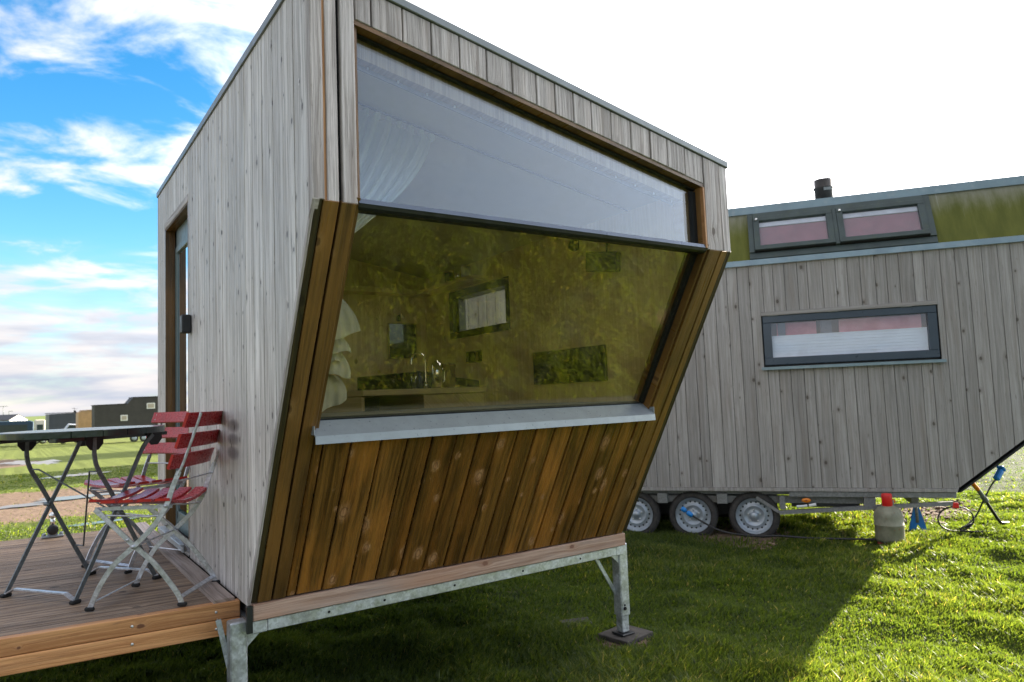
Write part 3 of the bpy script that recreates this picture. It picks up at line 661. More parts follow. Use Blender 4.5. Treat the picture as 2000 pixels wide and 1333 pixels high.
    mk('window_reveal', mb, M['brown_trim'], H)
    mb = MB(); mb.prism((0, .0185, 0), X, Z, -Y, [(1.9835, 2.142), (1.9975, 2.142), (1.9975, wtop(2.0) - .02), (1.9835, wtop(1.985) - .02)], .019, .7, 0, .002); mk('window_reveal_edge', mb, M['orange_edge'], H)
    # upper window
    W1 = mk('upper_window_frame', frame_mb(), M['anthracite_dark'], H)
    mb = MB(); mb.prism((0, .066, 0), X, Z, -Y, [(.178, 2.150), (1.982, 2.150), (1.982, wtop(1.982) - .022), (.178, wtop(.178) - .022)], .008, .5); mk('upper_pane', mb, M['glass_up'], W1)
    W2 = mk('lower_window_frame', frame2_mb(O), M['anthracite_dark'], H)
    mb = MB(); mb.prism(O - LN * .068, LU, LV, LN, [(.172, .035), (1.991, .035), (1.991, .920), (.172, .920)], .008, .5); mk('lower_pane', mb, M['glass_low'], W2)
    # interior wooden frame seen through the panes
    mb = MB(); mb.prism((0, .150, 0), X, Z, -Y, [(.18, wtop(.18) - .018), (1.98, wtop(1.98) - .018), (1.98, wtop(1.98) - .092), (.18, wtop(.18) - .092)], .07, .5)
    mb.prism((0, .150, 0), X, Z, -Y, [(1.925, 2.16), (1.984, 2.16), (1.984, wtop(1.98) - .093), (1.925, wtop(1.93) - .093)], .07, .5)
    mk('inner_frame', mb, M['ply_dark'], H)
    # cross bar at the fold
    mb = MB(); mb.prism((1.996, 0, 0), Y, Z, -X, [(.060, 2.168), (.006, 2.160), (.002, 2.143), (.030, 2.130), (.068, 2.142)], 1.83, .5)
    mb.prism((1.996, 0, 0), Y, Z, -X, [(.0045, 2.1425), (.0095, 2.130), (.022, 2.122), (.058, 2.121), (.058, 2.129), (.03, 2.1297)], 1.83, .5, 1)
    mk('window_crossbar', mb, [M['bar_slate'], M['anthracite_dark']], H)
    # sill
    mb = MB(); mb.prism((2.004, 0, 0), Y, Z, -X, [(.510, 1.384), (.428, 1.322), (.428, 1.316), (.510, 1.376)], 1.862, .5)
    mb.prism((2.004, 0, 0), Y, Z, -X, [(.4275, 1.3165), (.4255, 1.3205), (.4235, 1.2895), (.4305, 1.2895)], 1.862, .5)
    mb.box((2.0055, .468, 1.343), (.003, .07, .035)); mb.box((.1405, .468, 1.343), (.003, .07, .035))
    mk('window_sill', mb, M['sill'], H)
    # base beam, steel rail, floor slab
    mb = MB(); mb.box((1.09, .925, .5765), (2.15, .10, .071), 0, .5, None, .004); mk('base_beam', mb, M['beam'], H)
    mb = MB(); mb.box((1.09, .930, .5145), (2.02, .09, .05), bev=.003)
    mb.box((.045, .930, .5145), (.066, .094, .052), bev=.003); mb.box((2.125, .930, .5145), (.06, .094, .052), bev=.003)
    mb.box((1.09, 3.20, .5145), (2.1, .09, .05)); mb.box((.04, 2.05, .51), (.06, 2.2, .05)); mb.box((2.13, 2.05, .51), (.06, 2.2, .05))
    for x in (.35, .62, 1.0, 1.42, 1.82): mb.cyl((x, .8855, .5145), (x, .8835, .5145), .006, 12, 1)
    mk('steel_rail', mb, [M['galv'], M['dark_hole']], H)
    mb = MB(); mb.box((1.09, 2.11, .59), (2.13, 2.25, .09)); mk('underfloor', mb, M['membrane'], H)
    mb = MB(); mb.prism((.0, .88, 0), X, Z, -Y, [(-.012, .50), (.012, .50), (.012, .61), (-.012, .61)], -.0 + .02, .5); mk('corner_post', mb, M['anthracite_dark'], H)
    for (x, y) in ((-.035, .935), (2.165, .935), (-.035, 3.17), (.45, 3.17)):
        mb = MB(); mb.box((x, y, .335), (.07, .07, .42), bev=.006); mb.box((x, y, .11), (.055, .055, .16), bev=.004)
        mb.cyl((x - .01, y - .0355, .17), (x - .01, y - .042, .17), .011, 6, 1); mb.cyl((x - .01, y - .0355, .19), (x - .01, y - .039, .19), .006, 6, 1)
        sgn = 1 if x < 1 else -1
        if y < 1: mb.prism((0, y - .02, 0), X, Z, -Y, [(x + sgn * .035, .49), (x + sgn * .095, .49), (x + sgn * .035, .435)], .006, .5)
        lg = mk('leg', mb, [M['galv'], M['dark_hole']], H)
        mb = MB(); mb.box((x, y, .022), (.10, .10, .010), bev=.003); mk('foot_plate', mb, M['anthracite_dark'], lg)
    for a, b in (((1.985, .95, .49), (2.14, .95, .245)), ((-.10, .98, .55), (-.05, .96, .30))):
        mb = MB(); mb.bar([a, b], Y, .022, .004); mb.bar([Vector(a) + Vector((0, .012, 0)), Vector(b) + Vector((0, .012, 0))], (1, 0, .6), .024, .004); mk('brace', mb, M['galv'], H)
    # door in the left wall
    mb = MB(); y0, y1, z0, z1 = 2.155, 2.96, .66, 2.675
    mb.box((.055, y1 - .009, (z0 + z1) / 2), (.108, .018, z1 - z0)); mb.box((.055, y0 + .009, (z0 + z1) / 2), (.108, .018, z1 - z0)); mb.box((.055, (y0 + y1) / 2, z1 - .009), (.106, y1 - y0 - .037, .018))
    mk('door_reveal', mb, M['brown_trim'], H)
    mb = MB(); mb.box((.003, (y0 + y1) / 2, z1 + .012), (.012, y1 - y0 + .01, .045), 0, .6, None, .002); mk('door_head_trim', mb, M['front_board'], H)
    mb = MB(); y0 += .02; y1 -= .02; z1 -= .02
    mb.box((.085, (y0 + y1) / 2, z1 - .06), (.05, y1 - y0, .12), bev=.003); mb.box((.085, y0 + .045, (z0 + z1) / 2), (.05, .09, z1 - z0 - .001)); mb.box((.085, y1 - .03, (z0 + z1) / 2), (.05, .06, z1 - z0 - .001), bev=.003)
    mb.box((.075, y0 + .10, (z0 + z1) / 2), (.05, .05, z1 - z0 - .25), bev=.003); mb.box((.083, y1 - .075, (z0 + z1) / 2 - .03), (.05, .03, z1 - z0 - .2), bev=.003); mb.box((.075, (y0 + y1) / 2, z1 - .145), (.048, y1 - y0 - .19, .045), bev=.003)
    mb.box((.083, (y0 + y1) / 2, z0 + .06), (.05, y1 - y0 - .1, .12), bev=.003)
    D = mk('door', mb, M['door_frame'], H)
    mb = MB(); mb.box((.070, (y0 + y1) / 2 + .02, (z0 + z1) / 2), (.01, y1 - y0 - .22, z1 - z0 - .28)); mk('glass', mb, M['glass_door'], D)
    mb = MB(); mb.box((.028, 2.235, 1.66), (.012, .02, .16), bev=.004); mb.box((.04, 2.235, 1.60), (.03, .014, .014)); mb.box((.04, 2.235, 1.72), (.03, .014, .014)); mk('handle', mb, M['black'], D)
    mb = MB(); mb.box((-.012, 2.56, .675), (.07, .80, .012), bev=.002); mb.box((-.03, 2.56, .655), (.008, .80, .04)); mk('threshold', mb, M['galv'], D)
    # inside: lining, floor, ceiling, right window
    mb = MB(); F = .70
    hi = lambda x: 2.868 - .182 * x
    sideI = [(.12, 2.137), (.12, hi(.1)), (3.16, hi(.1)), (3.16, F), (FY + .10, F)]
    for q in with_opening(sideI, 2.17, 2.945, F, 2.66): mb.prism((.088, 0, 0), Y, Z, X, q, .014, .5)
    sideR = [(.12, 2.137), (.12, hi(2.08)), (3.16, hi(2.08)), (3.16, F), (FY + .10, F)]
    k = 0
    for q in with_opening(sideR, 1.87, 2.72, 1.93, 2.30):
        mb.prism((WID - .088, 0, 0), Y, Z, -X, q, .014, .5, 0, 0, (3.3, 1.2))
    mb.prism((0, 3.155, 0), X, Z, -Y, [(.09, F), (2.09, F), (2.09, hi(2.09)), (.09, hi(.09))], .014, .5, 0, 0, (7, 2))
    mb.prism(O - LN * .087, LU, LV, -LN, [(.09, .92), (2.09, .92), (2.09, SL), (.09, SL)], .012, .5)
    mk('interior_lining', mb, M['ply'], H)
    mb = MB(); mb.prism((0, 3.165, 0), X, Z, -Y, [(.09, hi(.09)), (2.09, hi(2.09)), (2.09, hi(2.09) + .02), (.09, hi(.09) + .02)], 3.06, .5, 0, 0, (9, 2), True)
    mk('ceiling_lining', mb, simple('pale ceiling board', (.58, .53, .44), .6, var=.04), H)
    mb = MB(); mb.box((1.09, 2.06, F - .01), (2.0, 2.2, .02)); mk('interior_floor', mb, M['ply_dark'], H)
    mb = MB()
    mb.prism((0, LEN, 0), X, Z, -Y, [(0.004, .60), (WID - .004, .60), (WID - .004, zt(WID)), (.004, zt(0))], .10, .5); mk('back_wall', mb, M['grey_board'], H)
    mb = MB(); y0, y1, z0, z1 = 1.862, 2.728, 1.922, 2.308
    for (a, b, c, d) in ((y0, y1, z0, z0 + .055), (y0, y1, z1 - .06, z1)): mb.box((2.135, (a + b) / 2, (c + d) / 2), (.12, b - a, d - c), bev=.003)
    for (a, b) in ((y0, y0 + .05), (y1 - .06, y1)): mb.box((2.135, (a + b) / 2, (z0 + z1) / 2), (.118, b - a, z1 - z0 - .118))
    mb.box((2.13, y1 - .085, (z0 + z1) / 2), (.05, .04, z1 - z0 - .12))
    w = mk('window', mb, M['anthracite_dark'], H)
    mb = MB(); mb.box((2.15, (y0 + y1) / 2, (z0 + z1) / 2), (.008, y1 - y0 - .1, z1 - z0 - .1)); mk('pane', mb, M['glass_small'], w)
    return H
def frame_mb():
    mb = MB(); wtop = lambda x: 2.812 - 0.1875 * (x - .165)
    # black gasket frame round the upper pane
    mb.prism((0, .072, 0), X, Z, -Y, [(.176, wtop(.176) - .0185), (1.984, wtop(1.984) - .0185), (1.984, wtop(1.984) - .027), (.176, wtop(.176) - .027)], .022, .5)
    mb.prism((0, .074, 0), X, Z, -Y, [(1.957, 2.14), (1.9835, 2.14), (1.9835, wtop(1.98) - .037), (1.957, wtop(1.957) - .037)], .026, .5)
    mb.prism((0, .074, 0), X, Z, -Y, [(.1765, 2.14), (.190, 2.14), (.190, wtop(.19) - .037), (.1765, wtop(.1765) - .037)], .022, .5)
    return mb
def frame2_mb(O):
    mb = MB()
    mb.prism(O - LN * .074, LU, LV, LN, [(1.972, .03), (1.9925, .03), (1.9925, .90), (1.972, .90)], .026, .5)
    mb.prism(O - LN * .074, LU, LV, LN, [(.1705, .03), (.183, .03), (.183, .90), (.1705, .90)], .022, .5)
    mb.prism(O - LN * .074, LU, LV, LN, [(.184, .902), (1.971, .902), (1.971, .912), (.184, .912)], .016, .5)
    mb.prism(O - LN * .074, LU, LV, LN, [(.184, .012), (1.971, .012), (1.971, .034), (.184, .034)], .02, .5)
    return mb
house()

def inside():
    M = MAT
    def one(name, mb, mat, label, cat, loc, group=None):
        return tag(mk(name, mb, mat, None, loc), label, cat, group)
    # kitchen counter
    K = thing('kitchen_counter', 'plywood kitchen counter with open dark niche, seen low through the big window', 'counter', (1.58, 2.5, .70))
    def loc(mb): mb.v = [(a - 1.58, b - 2.5, c - .70) for a, b, c in mb.v]; return mb
    mb = MB(); mb.box((1.585, 2.675, 1.505), (.985, .94, .04), 0, .4, None, .002); mk('worktop', loc(mb), M['ply'], K)
    mb = MB(); mb.box((1.82, 2.69, 1.09), (.51, .90, .78), bev=.002); mb.box((1.105, 2.69, 1.09), (.02, .9, .78)); mb.box((1.34, 2.69, 1.33), (.44, .90, .02)); mk('cabinet', loc(mb), M['ply'], K)
    mb = MB(); mb.box((1.34, 3.0, 1.41), (.44, .02, .13)); mb.box((1.34, 2.62, 1.345), (.44, .75, .005)); mk('niche', loc(mb), M['dark_hole'], K)
    mb = MB(); mb.prism((0, 2.32, 0), X, Z, -Y, [(1.10, 1.526), (2.08, 1.526), (2.08, 1.575), (1.88, 1.60), (1.80, 1.648), (1.53, 1.648), (1.10, 1.615)], .012, .5); mk('splashback', loc(mb), M['membrane'], K)
    mb = MB(); p = [(1.605, 2.28, 1.526 + .2 * t) for t in (0, .5, 1)] + [(1.605 - .055 + .055 * math.cos(a), 2.28, 1.726 + .055 * math.sin(a)) for a in [i * math.pi / 8 for i in range(1, 9)]] + [(1.495, 2.28, 1.70)]
    mb.tube(p, .006, 10); mb.lathe((1.605, 2.28, 1.526), Z, [(.018, 0), (.018, .03), (.009, .045)], 16); one('kitchen_tap', mb, M['chrome'], 'slim chrome swan-neck tap rising from the kitchen counter', 'tap', (1.605, 2.28, 1.526))
    mb = MB(); mb.lathe((1.69, 2.27, 1.526), Z, [(.042, 0), (.042, .17), (.030, .18), (.012, .19), (.012, .20)], 24); mb.tube([(1.73, 2.27, 1.66), (1.752, 2.27, 1.66), (1.755, 2.27, 1.64), (1.755, 2.27, 1.58), (1.73, 2.27, 1.56)], .006, 8)
    one('coffee_pot', mb, M['chrome'], 'shiny steel coffee pot with handle between the tap and the cutting board', 'pot', (1.69, 2.27, 1.526))
    mb = MB(); mb.lathe((1.545, 2.27, 1.526), Z, [(.028, 0), (.028, .08), (.010, .095), (.010, .12), (.02, .125)], 20); one('soap_bottle', mb, M['bar_slate'], 'small dark blue-grey soap bottle left of the coffee pot', 'bottle', (1.545, 2.27, 1.526))
    mb = MB(); mb.lathe((1.50, 2.26, 1.526), Z, [(.020, 0), (.022, .09), (.019, .09), (.017, .01)], 20); one('drinking_glass', mb, M['glass_small'], 'clear drinking glass left of the soap bottle on the counter', 'glass', (1.50, 2.26, 1.526))
    mb = MB(); mb.box((1.81, 2.30, 1.615), (.11, .015, .176), bev=.004); one('cutting_board', mb, M['wood_board'], 'upright brown cutting board leaning on the dark splashback', 'board', (1.81, 2.30, 1.526))
    mb = MB(); mb.box((1.845, 3.13, 1.943), (.255, .012, .29)); Mr = thing('wall_mirror', 'rectangular mirror on the rear interior wall left of the tap', 'mirror', (1.845, 3.13, 1.943))
    g = MB(); g.box((0, 0, 0), (.245, .010, .285)); mk('mirror_glass', g, M['mirror'], Mr)
    g = MB(); g.box((-.126, -.001, 0), (.008, .016, .29)); g.box((.126, -.001, 0), (.008, .016, .29)); g.box((0, -.001, .147), (.244, .016, .006)); g.box((0, -.001, -.147), (.244, .016, .006)); mk('frame', g, M['ply_dark'], Mr)
    mb = MB(); mb.box((1.812, 3.125, 2.135), (.03, .03, .05), bev=.003); mb.cyl((1.812, 3.11, 2.12), (1.812, 3.09, 2.17), .006); one('wall_hook', mb, M['black'], 'tiny black wall hook just above the interior mirror', 'hook', (1.812, 3.125, 2.135))
    mb = MB(); mb.box((1.08, 3.06, 2.335), (1.98, .16, .028), 0, .5); mb.box((1.995, 2.55, 2.335), (.16, .85, .028), 0, .5); mb.box((1.08, 2.985, 2.355), (1.85, .012, .018), 0, .3); one('wall_shelf', mb, M['ply'], 'long narrow wooden shelf running round the inner corner above the mirror', 'shelf', (1.08, 3.06, 2.335))
    for k, (x, y, r, h) in enumerate(((1.985, 2.30, .035, .09), (1.985, 2.42, .03, .12), (1.97, 2.53, .034, .08))):
        mb = MB(); mb.lathe((x, y, 2.350), Z, [(r * .8, 0), (r, h * .3), (r, h), (r * .88, h), (r * .8, .01)], 20)
        one('jar', mb, M['white'] if k == 0 else M['chrome'] if k == 1 else M['screen'], ('white cup on the corner shelf nearest the big window', 'tall metal beaker in the middle of the corner shelf', 'short dark jar on the corner shelf beyond the beaker')[k], ('cup', 'beaker', 'jar')[k], (x, y, 2.35))
    mb = MB(); mb.box((2.070, 1.225, 1.625), (.022, .72, .215), bev=.003); one('wall_panel', mb, M['screen'], 'wide glossy black panel low on the right-hand interior wall', 'panel', (2.07, 1.225, 1.625))
    mb = MB(); mb.box((2.070, 2.36, 1.76), (.02, .21, .085), bev=.003)
    for k in range(3): mb.box((2.057, 2.29 + .07 * k, 1.76), (.004, .05, .06), 0)
    one('switch_panel', mb, M['anthracite_dark'], 'small dark socket strip below the interior window', 'socket', (2.07, 2.36, 1.76))
    S = thing('wall_speaker', 'black loudspeaker tilted on an arm high on the right-hand interior wall', 'speaker', (2.06, .77, 2.21))
    A = (Vector((.5, -.85, -.1)).normalized(), Vector((.85, .5, .12)).normalized()); A = (A[0], A[1], A[0].cross(A[1]).normalized())
    g = MB(); g.box((-.06, 0, 0), (.19, .10, .115), axes=A, bev=.006); mk('body', g, M['screen'], S)
    g = MB(); g.tube([(-.03, 0, .05), (-.02, 0, .16), (.015, 0, .18)], .007); mk('arm', g, M['black'], S)
    mb = MB(); mb.lathe((2.0, 1.02, 2.40), (-.5, -.4, -1), [(.012, 0), (.03, .02), (.034, .075), (.028, .075)], 20); mb.tube([(2.0, 1.02, 2.40), (2.03, 1.03, 2.45)], .006); one('spot_lamp', mb, M['anthracite_dark'], 'small dark spot lamp hanging from the ceiling beside the speaker', 'lamp', (2.0, 1.02, 2.40))
    # bench cushion behind the sill
    mb = MB(); mb.box((1.09, 1.055, 1.34), (1.98, 1.03, .10), bev=.008)
    for k in range(66): mb.box((.125 + k * .0296, 1.05, 1.391), (.018, 1.0, .004), bev=.0015)
    one('bench_cushion', mb, M['mattress'], 'flat grey ribbed cushion lying right behind the window sill', 'cushion', (1.09, 1.06, 1.29))
    # curtain: gathered at the ceiling rail, swept to the left and tied, its tail folded over itself
    CT = thing('curtain', 'pale grey linen curtain swept left and knotted into stepped folds', 'curtain', (.45, .6, 1.4))
    mb = MB(); nr, nc = 40, 90
    def cpt(s, t):   # s across 0..1, t down 0..1 from rail to tie
        ph = s * math.pi * 2 * 6.5
        topx = .40 + s * .385; topz = 2.825 - .182 * topx; botx = .10 + s * .20; botz = 2.12 - (1 - s) * .12
        e = t ** .9; bow = math.sin(t * math.pi) * .05 * s
        x = topx + (botx - topx) * (t ** 1.15) + bow; z = topz + (botz - topz) * t
        y = .60 + .020 * math.sin(ph) * (1 - .4 * t) + .01 * math.sin(ph * 2.3 + 3 * t) - .10 * t
        x += .006 * math.sin(ph * 1.7 + t * 4)
        return (x - .45, y - .6, z - 1.4)
    vs = [cpt(j / nc, i / nr) for i in range(nr + 1) for j in range(nc + 1)]
    fs = [[i * (nc + 1) + j, i * (nc + 1) + j + 1, (i + 1) * (nc + 1) + j + 1, (i + 1) * (nc + 1) + j] for i in range(nr) for j in range(nc)]
    mb.add(vs, fs, None, .5, 0, True); mk('drape', mb, M['drape'], CT)
    # stepped folds of the tail: overlapping flaps, each bulging out and curling back at its free edge
    mb = MB(); flaps = [((.20, 1.96), (.312, 1.945), (.408, 1.752), (.20, 1.69)), ((.20, 1.75), (.350, 1.742), (.374, 1.664), (.20, 1.655)), ((.20, 1.69), (.340, 1.690), (.338, 1.628), (.20, 1.612)), ((.20, 1.66), (.368, 1.655), (.374, 1.552), (.20, 1.578)), ((.18, 1.585), (.350, 1.565), (.362, 1.462), (.18, 1.393))]
    for k, (tl, tr, br, bl) in enumerate(flaps):
        n, m_ = 36, 14; vs = []
        for i in range(m_ + 1):
            b = i / m_
            for j in range(n + 1):
                a = j / n; x = (tl[0] * (1 - a) + tr[0] * a) * (1 - b) + (bl[0] * (1 - a) + br[0] * a) * b; z = (tl[1] * (1 - a) + tr[1] * a) * (1 - b) + (bl[1] * (1 - a) + br[1] * a) * b
                x += .016 * math.sin(math.pi * b) * a * (1.6 if k == 0 else .8)
                z += .004 * math.sin(9 * a + k) * b
                y = .555 + .012 * k + .06 * (1 - b) + .05 * a ** 3 + .010 * b * math.sin(11 * a + 2 * k) + .004 * math.sin(27 * a + 5 * k + 3 * b)
                vs.append((x - .45, y - .6, z - 1.4))
        fs = [[i * (n + 1) + j, i * (n + 1) + j + 1, (i + 1) * (n + 1) + j + 1, (i + 1) * (n + 1) + j] for i in range(m_) for j in range(n)]
        mb.add(vs, fs, None, .5, 0, True)
    mk('tail', mb, M['curtain'], CT)
    RL = thing('curtain_rail', 'thin ceiling curtain rail with white gliders', 'curtain rail', (1.2, .6, 2.6))
    zc = lambda x: 2.864 - .182 * x
    mb = MB(); mb.tube([(.12 - 1.2, .1, zc(.12) - 2.61), (.30 - 1.2, .02, zc(.30) - 2.61)] + [(x - 1.2, 0, zc(x) - 2.61) for x in (.4, 1.2, 2.05)], .006, 8); mk('rail', mb, M['anthracite'], RL)
    for k in range(8):
        x = .40 + .385 * (k / 7); mb = MB(); mb.box((x - 1.2, -.004, zc(x) - 2.60 - .038), (.026, .026, .034), bev=.004); mk('glider', mb, M['white'], RL)
    # pale tape with hooks along the top of the window
    TR = thing('hook_strip', 'pale strip with small hooks along the top inside of the window', 'hook strip', (1.0, .17, 2.6))
    wt = lambda x: 2.812 - .1875 * (x - .165)
    mb = MB(); mb.prism((0, -.04, 0), X, Z, -Y, [(.18 - 1, wt(.18) - .093 - 2.6), (1.90 - 1, wt(1.90) - .093 - 2.6), (1.90 - 1, wt(1.90) - .110 - 2.6), (.18 - 1, wt(.18) - .110 - 2.6)], .006, .5); mk('strip', mb, M['flash'], TR)
    for k in range(14): x = .26 + k * .125; mb = MB(); mb.box((x - 1, -.052, wt(x) - .085 - 2.6), (.006, .006, .03)); mk('hook', mb, M['white'], TR)
inside()

# key safe on the left wall
KS = thing('key_safe', 'black key safe box screwed to the board wall beside the door', 'key safe', (-.02, 2.09, 1.93))
mb = MB(); mb.box((-.006, 0, 0), (.052, .065, .105), bev=.006); mk('body', mb, MAT['black'], KS)
mb = MB(); mb.box((-.006, .038, .0), (.045, .008, .09), bev=.003); mk('cover', mb, MAT['flash'], KS)

# ------------------------------------------------------------------ terrace deck
def deck():
    M = MAT; dz = .60
    D = thing('deck', 'raised wooden terrace deck with grooved brown boards and orange front beams', 'deck', (-.9, 2.4, 0))
    off = Vector((-.9, 2.4, 0))
    # slightly turned: front edge runs from (0.007,1.031) to (-0.854,1.118)
    ux = Vector((-1, .101, 0)).normalized(); uy = Vector((-.101 * 0 - .02, 1, 0)).normalized()
    mb = MB(); O = Vector((-.10, 1.055, 0)) - off; W = .118; n = int(2.66 / (W + .006))
    for k in range(n):
        r = random.random(); p0 = O + Vector((0, 1, 0)) * (k * (W + .006)); uo = (random.uniform(0, 40), random.uniform(0, 40))
        # grooved profile across the board, drawn as a comb of ribs
        pts = []; m = 9
        for i in range(m):
            a = W * i / m; rib = W / m
            pts += [(a + .0005, dz - .0035), (a + .0025, dz), (a + rib - .0035, dz), (a + rib - .0015, dz - .0035)]
        vs, us, fs = [], [], []
        for e, L in ((0, 0.0), (1, 2.45)):
            for (a, z) in pts: q = p0 + ux * L + Y * a; vs.append((q.x, q.y, z)); us.append((a + uo[0], L + uo[1]))
            for (a, z) in ((W, dz - .028), (0, dz - .028)): q = p0 + ux * L + Y * a; vs.append((q.x, q.y, z)); us.append((a + uo[0], L + uo[1]))
        N = len(pts) + 2
        for i in range(N): j = (i + 1) % N; fs.append([i, j, N + j, N + i])
        fs.append(list(reversed(range(N)))); fs.append([N + i for i in range(N)])
        mb.add(vs, [list(reversed(f)) for f in fs], us, r)
    mk('boards', mb, M['deck'], D)
    mb = MB(); mb.box((-.058 + .9, 1.055 + 1.34 - 2.4, dz + .002), (.088, 2.68, .026), 0, .7, None, .003); mk('edge_trim', mb, M['deck_trim'], D)
    for z0, z1, l_, pr in ((.532, .601, 2.55, 0), (.462, .5305, 2.55, .003)):
        mb = MB(); A = (ux * -1, Vector((ux.y, -ux.x, 0)) * -1, Z); c = Vector((.005, 1.033 - pr, (z0 + z1) / 2)) - off + ux * (l_ / 2) + Vector((0, .022, 0)); c.z = (z0 + z1) / 2
        mb.box(c, (l_, .045, z1 - z0 - .001), 0, None, A, .003); 
        for sx in (.10, .42, 1.25, 1.7, 2.3): q = c - ux * (l_ / 2 - sx); mb.cyl(q + Vector((0, -.0225, 0)), q + Vector((0, -.0245, 0)), .006, 8, 1)
        mk('front_beam', mb, [M['deck_fir'], M['rivet']], D)
    mb = MB(); mb.box((-1.2 + .9, 3.71 - 2.4, .53), (2.4, .04, .12)); mb.box((-.03 + .9, 2.4 - 2.4, .53), (.04, 2.55, .12)); mb.box((-2.3 + .9, 2.5 - 2.4, .53), (.04, 2.4, .12)); mk('rim_beam', mb, M['deck_fir'], D)
    for x, y in ((-2.2, 1.5), (-2.2, 3.6), (-1.1, 3.6), (-.15, 3.6)):
        mb = MB(); mb.box((x + .9, y - 2.4, .24), (.07, .07, .46), bev=.004); mk('post', mb, M['galv'], D)
deck()

# ------------------------------------------------------------------ folding chairs
def smooth_path(pts, n=6):
    P = [Vector(p) for p in pts]; out = []
    for i in range(len(P) - 1):
        p0, p1, p2, p3 = P[max(i - 1, 0)], P[i], P[i + 1], P[min(i + 2, len(P) - 1)]
        for k in range(n):
            t = k / n; out.append(0.5 * ((2 * p1) + (p2 - p0) * t + (2 * p0 - 5 * p1 + 4 * p2 - p3) * t * t + (3 * p1 - p0 - 3 * p2 + p3) * t ** 3))
    return out + [P[-1]]
def chair(label, loc, rz, group):
    """x forward, y to the left hand of the sitter, z up from the deck"""
    M = MAT; C_ = thing('folding_chair', label, 'chair', loc, rz, group)
    for s in (-1, 1):
        y = s * .195
        mb = MB(); mb.bar(smooth_path([(-.205, y, .575), (-.175, y, .50), (-.15, y, .43), (-.095, y, .345), (-.01, y, .262), (.075, y, .185), (.135, y, .095), (.172, y, .012)]), Y, .021, .006)
        mb.tube([(-.200, y, .560), (-.222, y - s * .003, .610), (-.262, y - s * .006, .72), (-.298, y - s * .008, .825)], .0062, 10)
        for p in ((-.01, .262), (-.150, .43)): mb.cyl((p[0], y - s * .004, p[1]), (p[0], y + s * .009, p[1]), .008, 12)
        mk('back_leg_bar', mb, M['chair_steel'], C_)
        y2 = s * .183
        mb = MB(); mb.bar(smooth_path([(.16, y2, .425), (.10, y2, .37), (-.01, y2, .262), (-.085, y2, .195), (-.15, y2, .115), (-.195, y2, .05), (-.21, y2, .012)]), Y, .021, .006)
        mb.cyl((.02, y2 - .004, .29), (.02, y2 + .008, .29), .006, 12)
        mk('front_leg_bar', mb, M['chair_steel'], C_)
        for (px, yy) in ((.174, y), (-.212, y2)):
            mb = MB(); mb.box((px, yy, .009), (.040, .018, .017), bev=.005); mk('foot', mb, M['rubber'], C_)
    mb = MB(); mb.box((.160, 0, .036), (.020, .384, .005), axes=(Vector((.94, 0, -.34)), Y, Vector((.34, 0, .94)))); mb.box((-.200, 0, .036), (.020, .360, .005), axes=(Vector((.9, 0, .43)), Y, Vector((-.43, 0, .9)))); mk('floor_bar', mb, M['chair_steel'], C_)
    mb = MB()
    for s in (-1, 1):
        mb.bar([(.165, s * .172, .425), (-.165, s * .172, .425)], Y, .016, .004); mb.tube([(.15, s * .178, .40), (-.06, s * .178, .385), (-.14, s * .182, .39)], .004, 8)
    mb.tube([(.155, -.18, .418), (.155, .18, .418)], .005, 8); mb.tube([(-.155, -.19, .43), (-.155, .19, .43)], .0045, 8); mb.tube([(-.01, -.195, .262), (-.01, .195, .262)], .004, 8); mb.tube([(-.19, -.19, .53), (-.19, .19, .53)], .004, 8)
    mk('seat_frame', mb, M['chair_steel'], C_)
    # seat slats: laid across, dipped in the middle
    a0 = .205
    for k in range(5):
        w = .064; x1 = a0 - k * .0775; x0 = x1 - w; mb = MB(); n = 18; vs, fs = [], []
        for i in range(n + 1):
            t = -1 + 2 * i / n; y = t * .205; z = .432 + .020 * t * t - .012 * (k / 4) * (1 - t * t) + (.008 if k == 0 else 0)
            rd = .030 * max(0, abs(t) - .8) / .2 if k == 0 else 0
            for (a, b) in ((x0, z), (x0 + .003, z + .012), (x1 - .004 - rd, z + .012), (x1 - rd, z)): vs.append((a, y, b))
        for i in range(n):
            for q in range(4): r_ = (q + 1) % 4; fs.append([i * 4 + q, i * 4 + r_, (i + 1) * 4 + r_, (i + 1) * 4 + q])
        fs.append([0, 3, 2, 1][::1]); fs.append([n * 4 + q for q in (0, 1, 2, 3)])
        mb.add(vs, [list(reversed(f)) for f in fs]); mb.mi[-2:] = [1, 1]
        mk('seat_slat', mb, [M['red_slat'], M['red_paint']], C_)
    # back slats
    for k, zc in enumerate((.795, .705, .617)):
        mb = MB(); n = 18; vs, fs = [], []; xb = -.293 + (.825 - zc) * .375 + .010; tl = Vector((.35, 0, -1)).normalized(); nn = Vector((1, 0, .35)).normalized()
        for i in range(n + 1):
            t = -1 + 2 * i / n; y = t * .222; c = Vector((xb + .020 * t * t, y, zc))
            for (a, b) in ((-.034, 0), (.034, 0), (.031, .012), (-.031, .012)): q = c + tl * a + nn * b; vs.append(q)
        for i in range(n):
            for q in range(4): r_ = (q + 1) % 4; fs.append([i * 4 + q, i * 4 + r_, (i + 1) * 4 + r_, (i + 1) * 4 + q])
        fs.append([3, 2, 1, 0]); fs.append([n * 4 + q for q in range(4)]); mb.add(vs, fs); mb.mi[-2:] = [1, 1]
        for s in (-1, 1):
            for dz_ in (-.014, .014): q = Vector((xb + .020 * .8, s * .195, zc)) + tl * dz_ + nn * .012; mb.cyl(q, q + nn * .0015, .0035, 8, 2)
        mk('back_slat', mb, [M['red_slat'], M['red_paint'], M['rivet']], C_)
    return C_
GC = 'red folding chairs on the deck'
def ang(v): return math.atan2(v[1], v[0])
